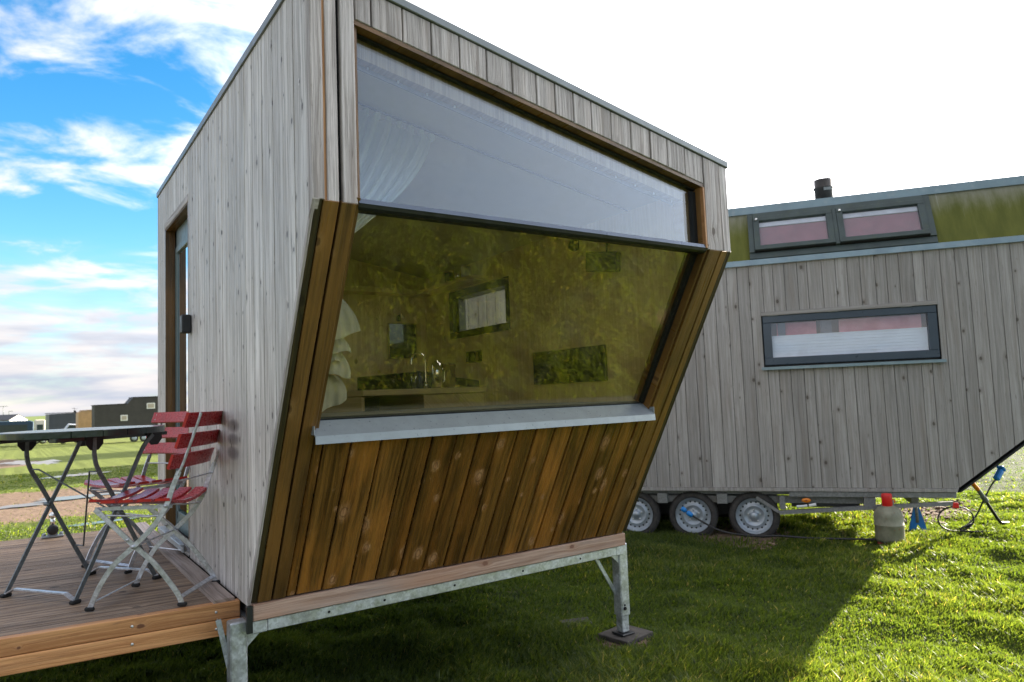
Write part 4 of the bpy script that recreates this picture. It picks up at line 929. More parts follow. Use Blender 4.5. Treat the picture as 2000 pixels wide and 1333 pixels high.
c1 = chair('red slatted folding chair nearest the camera, its curved back towards the house wall', (-.295, 1.373, .603), ang((-.835, .55)), GC)
c2 = copy_tree(c1); c2.location = (-.255, 2.226, .603); c2.rotation_euler = (0, 0, ang((-.90, -.435)))
c2['label'] = 'red slatted folding chair on the far side of the round table, beside the door'

# ------------------------------------------------------------------ round table
def table():
    M = MAT; tz = .767; B = Vector((-.535, 1.81, .60)); r = .355
    TB = thing('bistro_table', 'round dark green slatted bistro table on crossed steel legs', 'table', tuple(B))
    A = ang((.36, .235)) + R(90)
    ux = Vector((math.cos(A), math.sin(A), 0)); uy = Vector((-ux.y, ux.x, 0)); n = 7; w = 2 * r / n
    for k in range(n):
        v0 = -r + k * w + .0015; v1 = v0 + w - .003; poly = []
        m = 14
        h0 = math.sqrt(max(0, r * r - v0 * v0)); h1 = math.sqrt(max(0, r * r - v1 * v1))
        circ = [(r * math.cos(2 * math.pi * i / 96), r * math.sin(2 * math.pi * i / 96)) for i in range(96)]
        q = rect(circ, -9, 9, v0, v1)
        mb = MB(); mb.prism((0, 0, tz - .030), ux, uy, Z, q, .030, None, 0, .003); mk('top_slat', mb, M['green_slat'], TB)
    mb = MB()
    for s in (-1, 1): mb.box(ux * (s * .19) + Vector((0, 0, tz - .040)), (.045, .60, .019), 0, None, (ux, uy, Z), .002)
    mb.box(uy * -.18 + Vector((0, 0, tz - .048)), (.12, .05, .016), 0, None, (ux, uy, Z), .002)
    mk('batten', mb, M['green_slat'], TB)
    T_ = [Vector((-.846, 1.88, 0)), Vector((-.589, 1.502, 0)), Vector((-.484, 2.108, 0)), Vector((-.223, 1.748, 0))]
    Bz = Vector((B.x, B.y, 0)); T_ = [t - Bz for t in T_]
    for (p, q, tq) in ((T_[0], T_[2], .90), (T_[1], T_[3], .97)):
        d = (q - p); sd = Vector((-d.y, d.x, 0)).normalized()
        P = lambda t, z: p + d * t + Vector((0, 0, z))
        mb = MB(); mb.bar(smooth_path([P(0, .012), P(.36, .30), P(.62, .51), P(.80, .66), P(tq - .03, .725)]), sd, .019, .008); mk('leg', mb, M['table_steel'], TB)
        off_ = sd * .012
        mb = MB(); mb.bar([a + off_ for a in smooth_path([P(1, .012), P(.66, .28), P(.42, .47), P(.27, .58), P(.225, .65), P(.225, .73)])], sd, .019, .008)
        mb.cyl(P(.46, .40) - sd * .01, P(.46, .40) + sd * .025, .009, 12); mk('leg', mb, M['table_steel'], TB)
        mb = MB(); mb.prism(P(.225, 0) + sd * .01, d.normalized(), Z, sd, [(-.045, .738), (.045, .738), (.045, .70), (.02, .672), (-.02, .672), (-.045, .70)], .004, .5); mk('bracket', mb, M['anthracite_dark'], TB); mb = MB(); mb.prism(P(tq, 0) + sd * .002, d.normalized(), Z, sd, [(-.045, .738), (.045, .738), (.045, .70), (.02, .672), (-.02, .672), (-.045, .70)], .004, .5); mk('bracket', mb, M['anthracite_dark'], TB)
        for t_ in (p, q):
            mb = MB(); mb.box(t_ + Vector((0, 0, .009)), (.045, .03, .017), 0, None, (d.normalized(), sd, Z), .005); mk('foot', mb, M['rubber'], TB)
    for (a, b) in ((T_[0], T_[1]), (T_[2], T_[3])):
        d = (b - a).normalized(); mb = MB(); mb.bar([a + Vector((0, 0, .014)), a + d * .06 + Vector((0, 0, .042)), b - d * .06 + Vector((0, 0, .042)), b + Vector((0, 0, .014))], Vector((-d.y, d.x, 0)), .006, .022); mk('floor_bar', mb, M['chair_steel'], TB)
    X1 = lambda t, z: T_[0] + (T_[2] - T_[0]) * t + Vector((0, 0, z)); X2 = lambda t, z: T_[1] + (T_[3] - T_[1]) * t + Vector((0, 0, z))
    for pts in ([X1(.27, .58), X1(.27, .58) + (T_[1] - T_[0]) * .1 + Vector((0, 0, 0)), X2(.55, .36) - (T_[1] - T_[0]) * .12, X2(.55, .36)], [X2(.27, .57), X2(.27, .57) - (T_[1] - T_[0]) * .15, X1(.80, .17) + (T_[1] - T_[0]) * .12, X1(.80, .17)]):
        mb = MB(); mb.tube(pts, .004, 8); mk('stay_rod', mb, M['table_steel'], TB)
table()
# small bracket at the far edge of the deck
SB = thing('deck_fitting', 'small silver fitting with a round black knob at the far deck edge', 'fitting', (-.605, 3.60, .603))
mb = MB(); mb.box((0, 0, .008), (.13, .05, .014), bev=.004); mb.box((0, 0, .04), (.06, .03, .07), bev=.008); mb.cyl((-.05, 0, .01), (-.05, 0, .03), .012); mb.cyl((.05, 0, .01), (.05, 0, .03), .012); mk('bracket', mb, MAT['sill'], SB)
mb = MB(); mb.lathe((0, -.014, .055), -Y, [(.034, 0), (.034, .02), (.02, .026)], 24); mk('knob', mb, MAT['black'], SB)
mb = MB(); mb.cyl((0, 0, .075), (0, 0, .135), .014); mb.lathe((0, 0, .135), Z, [(.022, 0), (.024, .02), (.01, .035)], 16); mk('valve', mb, MAT['chrome'], SB)
# slabs under the posts
def slab(label, x, y, s, rz, h=.03):
    mb = MB(); mb.box((0, 0, 0), (s, s * .9, h), bev=.004); o = mk('concrete_slab', mb, simple('slab concrete', (0.055, 0.048, 0.04), .9, var=.3, scale=20, bump=.002, bscale=90), None, None); o.location = (x, y, h / 2 - .016); o.rotation_euler = (0, 0, rz); tag(o, label, 'slab')
slab('brown concrete slab under the right front steel post', 2.19, .945, .25, R(8))
slab('thin dark slab half sunk in the grass just behind the right front post', 2.12, 1.30, .20, R(-20), .02)
slab('concrete slab under the left front steel post', -.035, .935, .24, 0)

# ------------------------------------------------------------------ the tiny house on a trailer behind
TO = Vector((5.07, 2.12, 0)); TR_ = math.atan2(-.8, .6)
def trl(s, o, z=0.0): return Vector((TO.x + .6 * s + .8 * o, TO.y - .8 * s + .6 * o, z))
def wheel(parent, c, r=.235, w=.165, rim=.168, out=-Y):
    M = MAT; c = Vector(c)
    mb = MB(); prof = [(rim * .96, 0.02), (rim * 1.02, .004), (rim * 1.16, -.004), (r * .93, .004), (r * .985, .020), (r, .045), (r, w - .045), (r * .985, w - .02), (r * .93, w - .004), (rim * 1.1, w)]
    mb.lathe(c, -out, prof, 56, caps=False)
    for k in range(56):      # tread blocks
        a = 2 * math.pi * k / 56; e = Vector((math.cos(a), 0, math.sin(a))); f = Vector((-math.sin(a), 0, math.cos(a)))
        for j, d in enumerate((.03, .062, .094, .126)):
            mb.box(c - out * d + e * (r + .001), (.018, .026, .006), axes=((f + out * (.35 if j % 2 else -.35)).normalized(), -out, e))
    W = mk('wheel', MB_empty(), M['tyre'], parent) if False else None
    t = mk('wheel', mb, M['tyre'], parent)
    mb = MB(); prof = [(rim, .0), (rim * 1.03, -.004), (rim * .985, .002), (rim * .93, .012), (rim * .90, .035), (rim * .80, .045), (rim * .66, .036), (rim * .60, .022), (rim * .55, .022), (rim * .50, .040), (rim * .22, .042), (rim * .20, .018), (rim * .18, .010), (.001, .008)]
    mb.lathe(c, -out, prof, 64, caps=False)
    for k in range(18):
        a = 2 * math.pi * k / 18; e = Vector((math.cos(a), 0, math.sin(a))); q = c + e * (rim * .775) - out * .0435
        mb.lathe(q - out * .001, out, [(.0095, 0), (.0095, .004)], 10, 1, False)
    for k in range(5):
        a = 2 * math.pi * k / 5 + .3; e = Vector((math.cos(a), 0, math.sin(a))); mb.cyl(c + e * (rim * .34) - out * .042, c + e * (rim * .34) - out * .022, .009, 6, 2)
    mk('rim', mb, [M['rim'], M['dark_hole'], M['rivet']], t)
def trailer_house():
    M = MAT
    H = thing('trailer_house', 'long grey boarded tiny house with mossy green roof on three-axle trailer', 'tiny house', tuple(TO), TR_)
    S0 = -3.6; S1 = 3.0
    out = [(S0, .472), (1.72, .472), (S1, 1.49), (S1, 2.64), (S0, 2.64)]
    mb = MB(); wl = [.118, .098, .112, .12, .09, .105, .124, .1, .13]
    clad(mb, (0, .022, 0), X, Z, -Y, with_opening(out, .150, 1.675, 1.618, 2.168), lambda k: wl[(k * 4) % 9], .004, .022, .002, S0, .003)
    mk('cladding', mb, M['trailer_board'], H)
    o2 = [(S0 + .03, .44), (1.69, .44), (S1 - .03, 1.47), (S1 - .03, 2.68), (S0 + .03, 2.68)]
    mb = MB()
    for q in with_opening(o2, .155, 1.67, 1.622, 2.164): mb.prism((0, .10, 0), X, Z, -Y, q, .075, .5)
    mk('wall_core', mb, M['membrane'], H)
    mb = MB(); mb.prism((0, 2.45, 0), X, Z, -Y, o2, 2.25, .5); mk('body', mb, M['anthracite_dark'], H)
    mb = MB(); mb.prism((0, .030, 0), X, Z, -Y, [(S0, .436), (1.705, .436), (1.72, .470), (S0, .470)], .034, .5, 0, .003); mk('bottom_trim', mb, M['beam'] if False else M['trailer_board'], H)
    mb = MB(); mb.prism((0, .06, 0), X, Z, -Y, [(1.712, .436), (1.735, .436), (3.02, 1.455), (3.02, 1.485)], .066, .5); mb.prism((0, 2.4, 0), X, Z, -Y, [(1.72, .43), (1.74, .43), (3.03, 1.45), (3.03, 1.47)], 2.33, .5); mk('nose_trim', mb, M['anthracite_dark'], H)
    # eave flashing
    mb = MB(); mb.prism((S1 + .02, 0, 0), Y, Z, -X, [(-.030, 2.635), (.03, 2.635), (.03, 2.700), (-.022, 2.690)], S1 - S0 + .04, .5); mk('eave_flashing', mb, M['zinc_blue'], H)
    mb = MB(); mb.prism((S1 + .02, 0, 0), Y, Z, -X, [(.0, 2.685), (.25, 3.225), (2.3, 3.225), (2.45, 2.685)], S1 - S0 + .04, .5); mk('roof', mb, M['moss_roof'], H)
    mb = MB(); mb.prism((S1 + .03, 0, 0), Y, Z, -X, [(.222, 3.205), (.226, 3.285), (.4, 3.305), (1.3, 3.36), (2.3, 3.30), (2.3, 3.2), (.26, 3.2)][::-1], S1 - S0 + .06, .5); mk('roof_cap', mb, M['zinc_blue'], H)
    # roof windows lying on the steep roof face
    Vs = Vector((0, .25, .54)).normalized(); Ns = Vector((0, -Vs.z, Vs.y)); O = Vector((0, 0, 2.685))
    def sb(mb, s0, s1, v0, v1, h0, h1, mi=0): mb.prism(O + Ns * h0, X, Vs, Ns, [(s0, v0), (s1, v0), (s1, v1), (s0, v1)], h1 - h0, .5, mi, .0025)
    mb = MB(); sb(mb, .085, 1.72, .006, .075, .001, .022); sb(mb, .085, .135, .0755, .545, .001, .035); sb(mb, 1.665, 1.72, .0755, .545, .001, .035); sb(mb, .1355, 1.6645, .49, .545, .001, .045)
    sb(mb, .868, .905, .0755, .4895, .001, .050); mk('roof_window_flashing', mb, M['roof_window'], H)
    for (a, b) in ((.1365, .8670), (.906, 1.664)):
        mb = MB(); sb(mb, a, b, .085, .135, .001, .062); sb(mb, a, b, .44, .489, .001, .056); sb(mb, a, a + .055, .1355, .4395, .001, .056); sb(mb, b - .055, b, .1355, .4395, .001, .056)
        sb(mb, a - .0, b, .0765, .0845, .001, .050, 1)
        w = mk('roof_window', mb, [M['roof_window'], M['dark_hole']], H)
        mb = MB(); sb(mb, a + .056, b - .056, .136, .439, .030, .036); mk('pane', mb, M['glass_small'], w)
        mb = MB(); sb(mb, a + .056, b - .056, .385, .438, .0165, .020); mk('blind_cassette', mb, M['white'], w)
        mb = MB(); sb(mb, a + .056, b - .056, .136, .384, .004, .008); mk('blind', mb, M['pink_dim'], w)
        mb = MB(); q = O + Ns * .062 + X * (a + .03) + Vs * .455; mb.cyl(q, q + Ns * .006, .012, 12); mk('sensor', mb, M['rivet'], w)
    # long side window
    mb = MB(); mb.box((.9125, -.003, 2.148), (1.525, .03, .038), 0, .3, None, .003); mk('window_head', mb, M['trailer_board'], H)
    mb = MB(); mb.box((.9125, .030, 2.094), (1.50, .06, .07), bev=.004); mb.box((.9125, .030, 1.683), (1.50, .06, .07), bev=.004); mb.box((.200, .030, 1.8885), (.075, .058, .34), bev=.003); mb.box((1.625, .030, 1.8885), (.075, .058, .34), bev=.003)
    mb.box((.9125, .07, 1.64), (1.5, .03, .02), mi=1)
    w = mk('window', mb, [M['anthracite'], M['black']], H)
    mb = MB(); mb.box((.9125, .034, 1.8885), (1.355, .008, .342)); mk('pane', mb, M['glass_small'], w)
    mb = MB(); n = 7
    for k in range(n): z = 1.722 + k * .0283; mb.prism((1.585, 0, 0), Y, Z, -X, [(.052, z), (.060, z + .008), (.052, z + .016), (.064, z + .016), (.072, z + .008), (.064, z)][:6] if False else [(.052, z), (.056, z + .0275), (.066, z + .0275), (.066, z)], 1.345, .5)
    mb.box((.9125, .060, 1.925), (1.345, .02, .012)); mk('pleated_blind', mb, M['blind_white'], w)
    mb = MB(); mb.box((1.2, .09, 1.99), (.70, .006, .13)); mb.box((.47, .09, 1.99), (.36, .006, .13)); mk('inner_curtain', mb, M['pink'], w)
    mb = MB(); mb.box((.735, .088, 1.99), (.10, .02, .13)); mb.box((.335, .086, 1.99), (.07, .02, .13)); mk('inner_post', mb, M['anthracite'], w)
    mb = MB(); mb.box((.9125, -.012, 1.624), (1.57, .075, .008), bev=.001); mb.box((.9125, -.0475, 1.612), (1.57, .004, .022)); mk('sill', mb, M['zinc_blue'], w)
    for s in (.26, .80, 1.42): mb = MB(); mb.box((s, -.004, 2.128), (.09, .02, .008), bev=.002); mk('vent', mb, M['flash'], w)
    # flue
    mb = MB(); c = Vector((.86, .62, 3.30)); mb.lathe(c, Z, [(.088, 0), (.088, .17), (.098, .172), (.098, .185), (.088, .187), (.088, .27), (.080, .27), (.078, .2)], 28)
    mb.box(c + Vector((.03, -.093, .155)), (.075, .01, .03), 1); f = mk('flue', mb, [M['flue'], M['flash']], H)
    # chassis
    mb = MB(); mb.box((-.95, .10, .417), (5.2, .05, .036)); mb.box((-1.2, .13, .345), (4.3, .06, .07), bev=.004); mb.box((1.0, .035, .409), (1.40, .05, .05), bev=.003); mb.box((-.75, 1.2, .41), (4.5, 2.1, .05))
    mb.box((.235, .05, .325), (.05, .05, .13), bev=.003); mb.box((.995, .05, .33), (.10, .06, .11), bev=.003)
    mb.bar([(.20, .03, .232), (1.0, .03, .29), (1.67, .03, .335)], Y, .035, .05)
    mb.bar([(.0, .06, .37), (.20, .04, .235)], Y, .03, .02)
    mb.box((.62, .14, .325), (.6, .04, .10), 1); mb.box((.95, 1.4, .33), (1.6, .06, .06)); mb.box((1.4, 1.2, .33), (.06, 2.0, .06)); mk('chassis', mb, [M['dusty_steel'], M['black']], H)
    for s in (-.03, -.61, -1.18): wheel(H, (s, .055, .188))
    for s in (-.03, -.61, -1.18): wheel(H, (s, 2.35, .188))
    mb = MB(); mb.box((-.65, 1.2, .245), (1.7, 1.5, .28), bev=.03)  # added dark box blocks low sun beneath the trailer; axles share its mesh
    for s in (-.03, -.61, -1.18): mb.cyl((s, .2, .188), (s, 2.25, .188), .03)
    mk('axles_and_shade_box', mb, M['black'], H)
    for s in (-.32, -.90): mb = MB(); mb.box((s, .08, .36), (.10, .12, .10), bev=.004); mk('axle_bracket', mb, M['dusty_steel'], H)
    for s in (.448, 1.166): mb = MB(); mb.lathe((s, .018, .352), -Y, [(.036, 0), (.036, .008), (.026, .016)], 20); mb.lathe((s, .001, .352), -Y, [(.009, 0), (.008, .003)], 12, 1); mb.v = [((x - s) * 1.15 + s, y, (z - .352) * .62 + .352) for x, y, z in mb.v]; mk('marker_lamp', mb, [M['amber'], M['orange_dark']], H)
    mb = MB(); mb.box((1.685, .012, .318), (.05, .02, .05), bev=.006); mk('reflector', mb, M['red_cap'], H)
    mb = MB(); mb.tube([(.36, .0, .295), (.42, -.01, .30), (.45, 0, .305)], .012); mb.tube([(.47, .0, .305), (.53, -.01, .318)], .014); mk('connector', mb, M['white'], H)
    return H
M = MAT
t = NT('dusty pink fabric'); M['pink'] = t.fin(t.pbr(t.mix(t.ramp(t.noise(t.obj(), 5, 4), .35, .65), (0.48, 0.16, 0.19), (0.62, 0.26, 0.29)), .8))
M['pink_dim'] = simple('muted red roller blind', (0.27, 0.095, 0.105), .8, var=.1)
M['blind_white'] = simple('white pleated fabric', (0.72, 0.78, 0.82), .8, var=.04)
M['flue'] = simple('sooty flue pipe', (0.035, 0.032, 0.030), .55, .3, var=.4, dirt=(.12, .10, .08))
M['dusty_steel'] = galv('dusty galvanised chassis', (0.24, 0.245, 0.24), .6, .35)
M['amber'] = simple('amber lens', (0.75, 0.22, 0.01), .25, var=.1)
M['orange_dark'] = simple('dark amber', (0.35, 0.05, 0.005), .3)
M['red_cap'] = simple('bright red plastic', (0.62, 0.015, 0.012), .4, var=.08)
trailer_house()

# things standing around the trailer
def gas():
    G = thing('gas_bottle', 'grey-green gas bottle with a tall red cap standing in the grass by the trailer', 'gas bottle', (5.62, 1.14, -.02))
    t = NT('worn grey green paint'); n = t.noise(t.obj(), 9, 6, .7); sx, sy, sz = t.sep(t.obj())
    c = t.mix(t.ramp(n, .35, .7), (.17, .17, .115), (.27, .265, .19)); c = t.mix(t.math('MULTIPLY', t.ramp(t.noise(t.obj(), 24, 5, .7), .58, .66), .7), c, (.28, .12, .05)); mat = t.fin(t.pbr(c, .55))
    mb = MB(); mb.lathe((0, 0, .035), Z, [(.085, 0), (.113, .012), (.120, .04), (.120, .148), (.123, .152), (.123, .160), (.120, .164), (.120, .225), (.116, .255), (.103, .283), (.080, .305), (.05, .320), (.03, .326)], 40); mk('body', mb, mat, G)
    mb = MB(); mb.lathe((0, 0, 0), Z, [(.095, 0), (.104, .003), (.104, .034), (.095, .04)], 32); mk('foot_ring', mb, MAT['foot_red'], G)
    mb = MB(); mb.lathe((-.005, 0, .350), Z, [(.040, 0), (.044, .004), (.044, .10), (.040, .112), (.02, .115)], 24); mk('cap', mb, MAT['red_cap'], G)
    mb = MB(); mb.tube(smooth_path([(.05, -.02, .34), (.06, -.02, .385), (.095, 0, .385), (.10, .01, .34)]), .007, 8); mk('collar_handle', mb, MAT['flash'], G)
    mb = MB(); mb.lathe((0, 0, .335), Z, [(.05, 0), (.05, .014), (.044, .016)], 20); mk('neck_ring', mb, MAT['white'], G)
MAT['foot_red'] = simple('faded red foot ring', (0.30, 0.03, 0.03), .6, var=.3, dirt=(.2, .15, .12))
MAT['jack_blue'] = simple('blue paint', (0.01, 0.16, 0.50), .35, var=.15)
MAT['plug_blue'] = simple('blue plug plastic', (0.01, 0.22, 0.62), .35, var=.08)
MAT['cable'] = simple('black cable rubber', (0.02, 0.02, 0.021), .5)
gas()
def jack():
    J = thing('jack_stand', 'bright blue three-legged jack stand under the end of the trailer frame', 'jack stand', (6.20, 1.18, -.015))
    ang0 = math.atan2(-.57, .82)
    for k in range(3):
        a = ang0 + math.pi * (0 if k == 0 else 1 if k == 1 else .5); e = Vector((math.cos(a), math.sin(a), 0)); f = Vector((-e.y, e.x, 0))
        mb = MB(); mb.prism(f * -.004, e, Z, f, [(.015, .24), (.010, .12), (.068, .0), (.100, .0), (.032, .24)][::-1] if False else [(.0, .26), (.0, .11), (.070, .0), (.100, .0), (.028, .26)], .008, .5); mb.box(e * .088 + Vector((0, 0, .005)), (.03, .04, .006), axes=(e, f, Z))
        mk('leg', mb, MAT['jack_blue'], J)
    mb = MB(); mb.cyl((0, 0, .12), (0, 0, .33), .016, 16); mb.box((0, 0, .335), (.06, .04, .012)); mk('post', mb, MAT['dusty_steel'], J)
jack()
def prop():
    P = thing('corner_steady', 'black slanted support leg with orange and silver upper end under the trailer nose', 'support leg', (7.116, .815, 0)); d = lambda x, y, z: (x - 7.116, y - .815, z)
    mb = MB(); mb.tube([d(6.86, .85, .27), d(7.03, .83, .08), d(7.08, .82, .03), d(7.2, .80, .015)], .015, 12); mk('lower_tube', mb, MAT['cable'], P)
    mb = MB(); mb.tube([d(6.74, .86, .39), d(6.86, .85, .27)], .02, 12); mb.tube([d(6.835, .852, .30), d(6.87, .849, .262)], .026, 12); mk('sleeve', mb, MAT['flash'], P)
    mb = MB(); mb.tube([d(6.66, .87, .455), d(6.745, .86, .385)], .021, 12); mk('upper_tube', mb, MAT['amber'], P)
prop()
def cables():
    Cb = thing('power_cable', 'thin black cable with a blue plug looping below the trailer nose', 'cable', (6.6, .9, 0)); d = lambda x, y, z: (x - 6.6, y - .9, z)
    p = [d(6.99, .80, .455), d(6.93, .82, .40), d(6.86, .86, .28), d(6.80, .92, .12), d(6.65, .96, .03)]
    lp = [d(6.50 + .13 * math.cos(a), .97 - .10 * math.cos(a), .125 + .115 * math.sin(a)) for a in [-.4 + i * math.pi / 8 for i in range(0, 17)]]
    q = [d(6.45, .92, .03), d(6.7, .70, .02), d(7.2, .62, .025)]
    mb = MB(); mb.tube(smooth_path(p + lp + q, 4), .0075, 8); mk('cord', mb, MAT['cable'], Cb)
    A = (Vector((.75, -.1, .65)).normalized(), Y); A = (A[0], A[0].cross(Z).normalized(), A[0].cross(A[0].cross(Z)).normalized())
    mb = MB(); mb.box(d(7.04, .79, .50), (.13, .055, .055), axes=A, bev=.012); mb.box(d(7.10, .785, .556), (.03, .07, .07), axes=A, bev=.01); mk('plug', mb, MAT['plug_blue'], Cb)
    Hs = thing('water_hose', 'black hose with two blue couplings hanging in front of the middle trailer wheel', 'hose', tuple(trl(-.5, -.07))); R0 = Vector(trl(-.5, -.07)); L = lambda s, o, z: tuple(Vector(trl(s, o, z)) - R0)
    mb = MB(); mb.tube(smooth_path([L(-.65, -.05, .235), L(-.60, -.06, .20), L(-.50, -.07, .14), L(-.36, -.09, .075), L(-.2, -.11, .045), L(0, -.12, .035), L(.2, -.12, .04), L(.45, -.14, .03), L(.8, -.16, .035), L(1.2, -.12, .03), L(1.5, -.05, .03)]), .0095, 8); mk('hose', mb, MAT['cable'], Hs)
    for (a, b) in (((-.70, -.055, .272), (-.675, -.055, .250)), ((-.650, -.055, .232), (-.615, -.06, .208))):
        mb = MB(); a_, b_ = Vector(L(*a)), Vector(L(*b)); mb.lathe(a_, b_ - a_, [(.016, -.01), (.024, 0), (.024, (b_ - a_).length), (.015, (b_ - a_).length + .012)], 16); mk('coupling', mb, MAT['plug_blue'], Hs)
    mb = MB(); mb.tube(smooth_path([L(-.68, -.052, .262), L(-.655, -.05, .240)]), .011, 8); mk('nozzle', mb, MAT['cable'], Hs)
cables()
# chips and clods on the trampled soil beyond the trailer
def chips():
    mb = MB(); rnd = random.Random(3)
    for k in range(900):
        x, y = rnd.gauss(7.2, 1.0), rnd.gauss(1.9, .55)
        if float(mud(x, y)) < .15: continue
        s = rnd.uniform(.008, .03); a = rnd.uniform(0, 6.3); e = Vector((math.cos(a), math.sin(a), rnd.uniform(-.4, .4))).normalized(); f = Z.cross(e).normalized()
        mb.box((x, y, float(gz(x, y)) + s * .35), (s * 2, s * 1.2, s * rnd.uniform(.15, .7)), 0, rnd.random(), (e, f, e.cross(f)))
    tag(mk('soil_clods', mb, simple('clods and chips', (.22, .15, .10), .9, var=.4, scale=9)), kind='stuff')
chips()

# ------------------------------------------------------------------ background field
def puddle(pts, z):
    mb = MB(); n = 40
    for (cx, cy, rx, ry, rt) in pts:
        v = []
        for k in range(n):
            a = 2 * math.pi * k / n; q = 1 + .30 * math.sin(3 * a + cx * 9) + .18 * math.sin(7 * a + cy * 5) + .1 * math.sin(13 * a); v.append((cx + rx * q * math.cos(a), cy + ry * q * math.sin(a) + rt * rx * q * math.cos(a), z(cx, cy)))
        mb.add([(cx, cy, z(cx, cy))] + v, [[0, 1 + k, 1 + (k + 1) % n] for k in range(n)])
    t = NT('puddle water'); m = t.fin(t.pbr((.05, .04, .03), .04, 0, .9)); o = mk('puddle', mb, m); tag(o, kind='structure')
zp = lambda x, y: -0.0175 * max(0, y - 5) + .006
puddle([(.2, 13.7, .85, .30, .12), (1.1, 14.2, .5, .16, .1)], zp); puddle([(-.9, 13.0, .55, .22, .15)], zp); puddle([(.35, 20.9, .55, .35, .05), (.9, 21.3, .4, .25, 0)], zp)
puddle([(-.1, 31.5, .7, 1.3, 0), (-.9, 33.5, .5, 1.0, 0)], zp); puddle([(.15, 9.15, .42, .10, .1)], zp)
def bgbox(mb, x0, x1, y0, y1, z0, z1): mb.box(((x0 + x1) / 2, (y0 + y1) / 2, (z0 + z1) / 2), (x1 - x0, y1 - y0, z1 - z0))
MAT['bg_dark'] = simple('dark brown cladding', (.040, .035, .030), .7, var=.15, scale=2)
MAT['bg_slate'] = simple('slate blue cladding', (.040, .046, .060), .6, var=.12, scale=2)
MAT['bg_wood'] = simple('honey coloured timber', (.50, .30, .14), .6, var=.12, scale=3)
MAT['bg_white'] = simple('white render', (.78, .76, .72), .8, var=.05)
MAT['bg_roof'] = simple('dark roof tiles', (.05, .05, .055), .7, var=.2, scale=2)
MAT['car_blue'] = simple('dark blue car paint', (.03, .06, .10), .25, .3, var=.05)
MAT['car_white'] = simple('silver white car paint', (.62, .66, .72), .25, .2, var=.04)
MAT['tinted'] = simple('tinted car glass', (.02, .035, .04), .08, 0, spec=.8)
MAT['cream'] = simple('cream caravan shell', (.62, .56, .44), .5, var=.05)
def plainwheel(parent, c, r, w=.18):
    mb = MB(); mb.lathe(c, Y, [(r * .6, 0), (r * .95, .0), (r, .03), (r, w - .03), (r * .95, w)], 24); t = mk('wheel', mb, MAT['tyre'], parent)
    mb = MB(); mb.lathe(Vector(c) - Y * .005, Y, [(r * .25, -.01), (r * .55, .0), (r * .62, .02)], 20); mk('rim', mb, MAT['rim'], t)
def row_house(label, ox, oy, group=None, wins=True, mat='bg_dark', rz=0.0):
    g = -0.0175 * (oy - 5)
    H = thing('trailer_house', label, 'tiny house', (ox, oy, g), rz, group); z0 = .58
    mb = MB(); mb.prism((0, 2.5, 0), X, Z, -Y, [(0, z0), (7.0, z0), (7.0, 3.35), (2.5, 3.32), (2.12, 2.86), (0, 2.82)][::-1] if False else [(0, z0), (2.12, z0), (2.12, 2.86), (0, 2.82)], 2.5, .5); mb.prism((0, 2.5, 0), X, Z, -Y, [(2.1205, z0), (2.5, z0), (2.5, 3.32), (2.1205, 2.86)], 2.5, .5); mb.prism((0, 2.5, 0), X, Z, -Y, [(2.5005, z0), (7, z0), (7, 3.36), (2.5005, 3.32)], 2.5, .5)
    mk('wall', mb, MAT[mat], H)
    mb = MB(); mb.prism((0, 2.56, 0), X, Z, -Y, [(-.06, 2.825), (2.12, 2.865), (2.5, 3.325), (7.05, 3.365), (7.05, 3.42), (2.47, 3.385), (2.09, 2.92), (-.06, 2.88)][0:0] or [(-.06, 2.825), (2.10, 2.865), (2.10, 2.91), (-.06, 2.87)], 2.6, .5); mb.prism((0, 2.56, 0), X, Z, -Y, [(2.5, 3.325), (7.05, 3.365), (7.05, 3.41), (2.48, 3.37)], 2.6, .5); mk('roof', mb, MAT['membrane'], H)
    for (x0, x1, a, b) in ((1.68, 2.14, 1.63, 2.05), (3.42, 3.98, 2.45, 2.88), (5.2, 6.2, 1.4, 2.3)):
        mb = MB(); bgbox(mb, x0, x1, -.03, .02, a, b); f = mk('window', mb, MAT['bg_white'], H); mb = MB(); bgbox(mb, x0 + .06, x1 - .06, -.04, .01, a + .06, b - .06); mk('pane', mb, MAT['glass_pale'], f)
    mb = MB(); bgbox(mb, 0, 7, .2, 2.3, .42, .575); bgbox(mb, -1.2, 0, 1.1, 1.3, .42, .52); mk('chassis', mb, MAT['dusty_steel'], H)
    for x in (2.6, 3.25, 3.9): plainwheel(H, (x, .12, .29), .29)
t = NT('pale window'); MAT['glass_pale'] = t.fin(t.pbr((.42, .36, .28), .15, 0, .7))
row_house('dark brown tiny house on wheels far across the field, behind the red chairs', 3.75, 58.0)
row_house('dark brown tiny house hidden behind the main house, shading the turf', 8.4, 17.6, mat='bg_dark', rz=R(90))
row_house('slate blue tiny house further back in the row behind the main house', 11.2, 31.2, mat='bg_slate', rz=R(90))
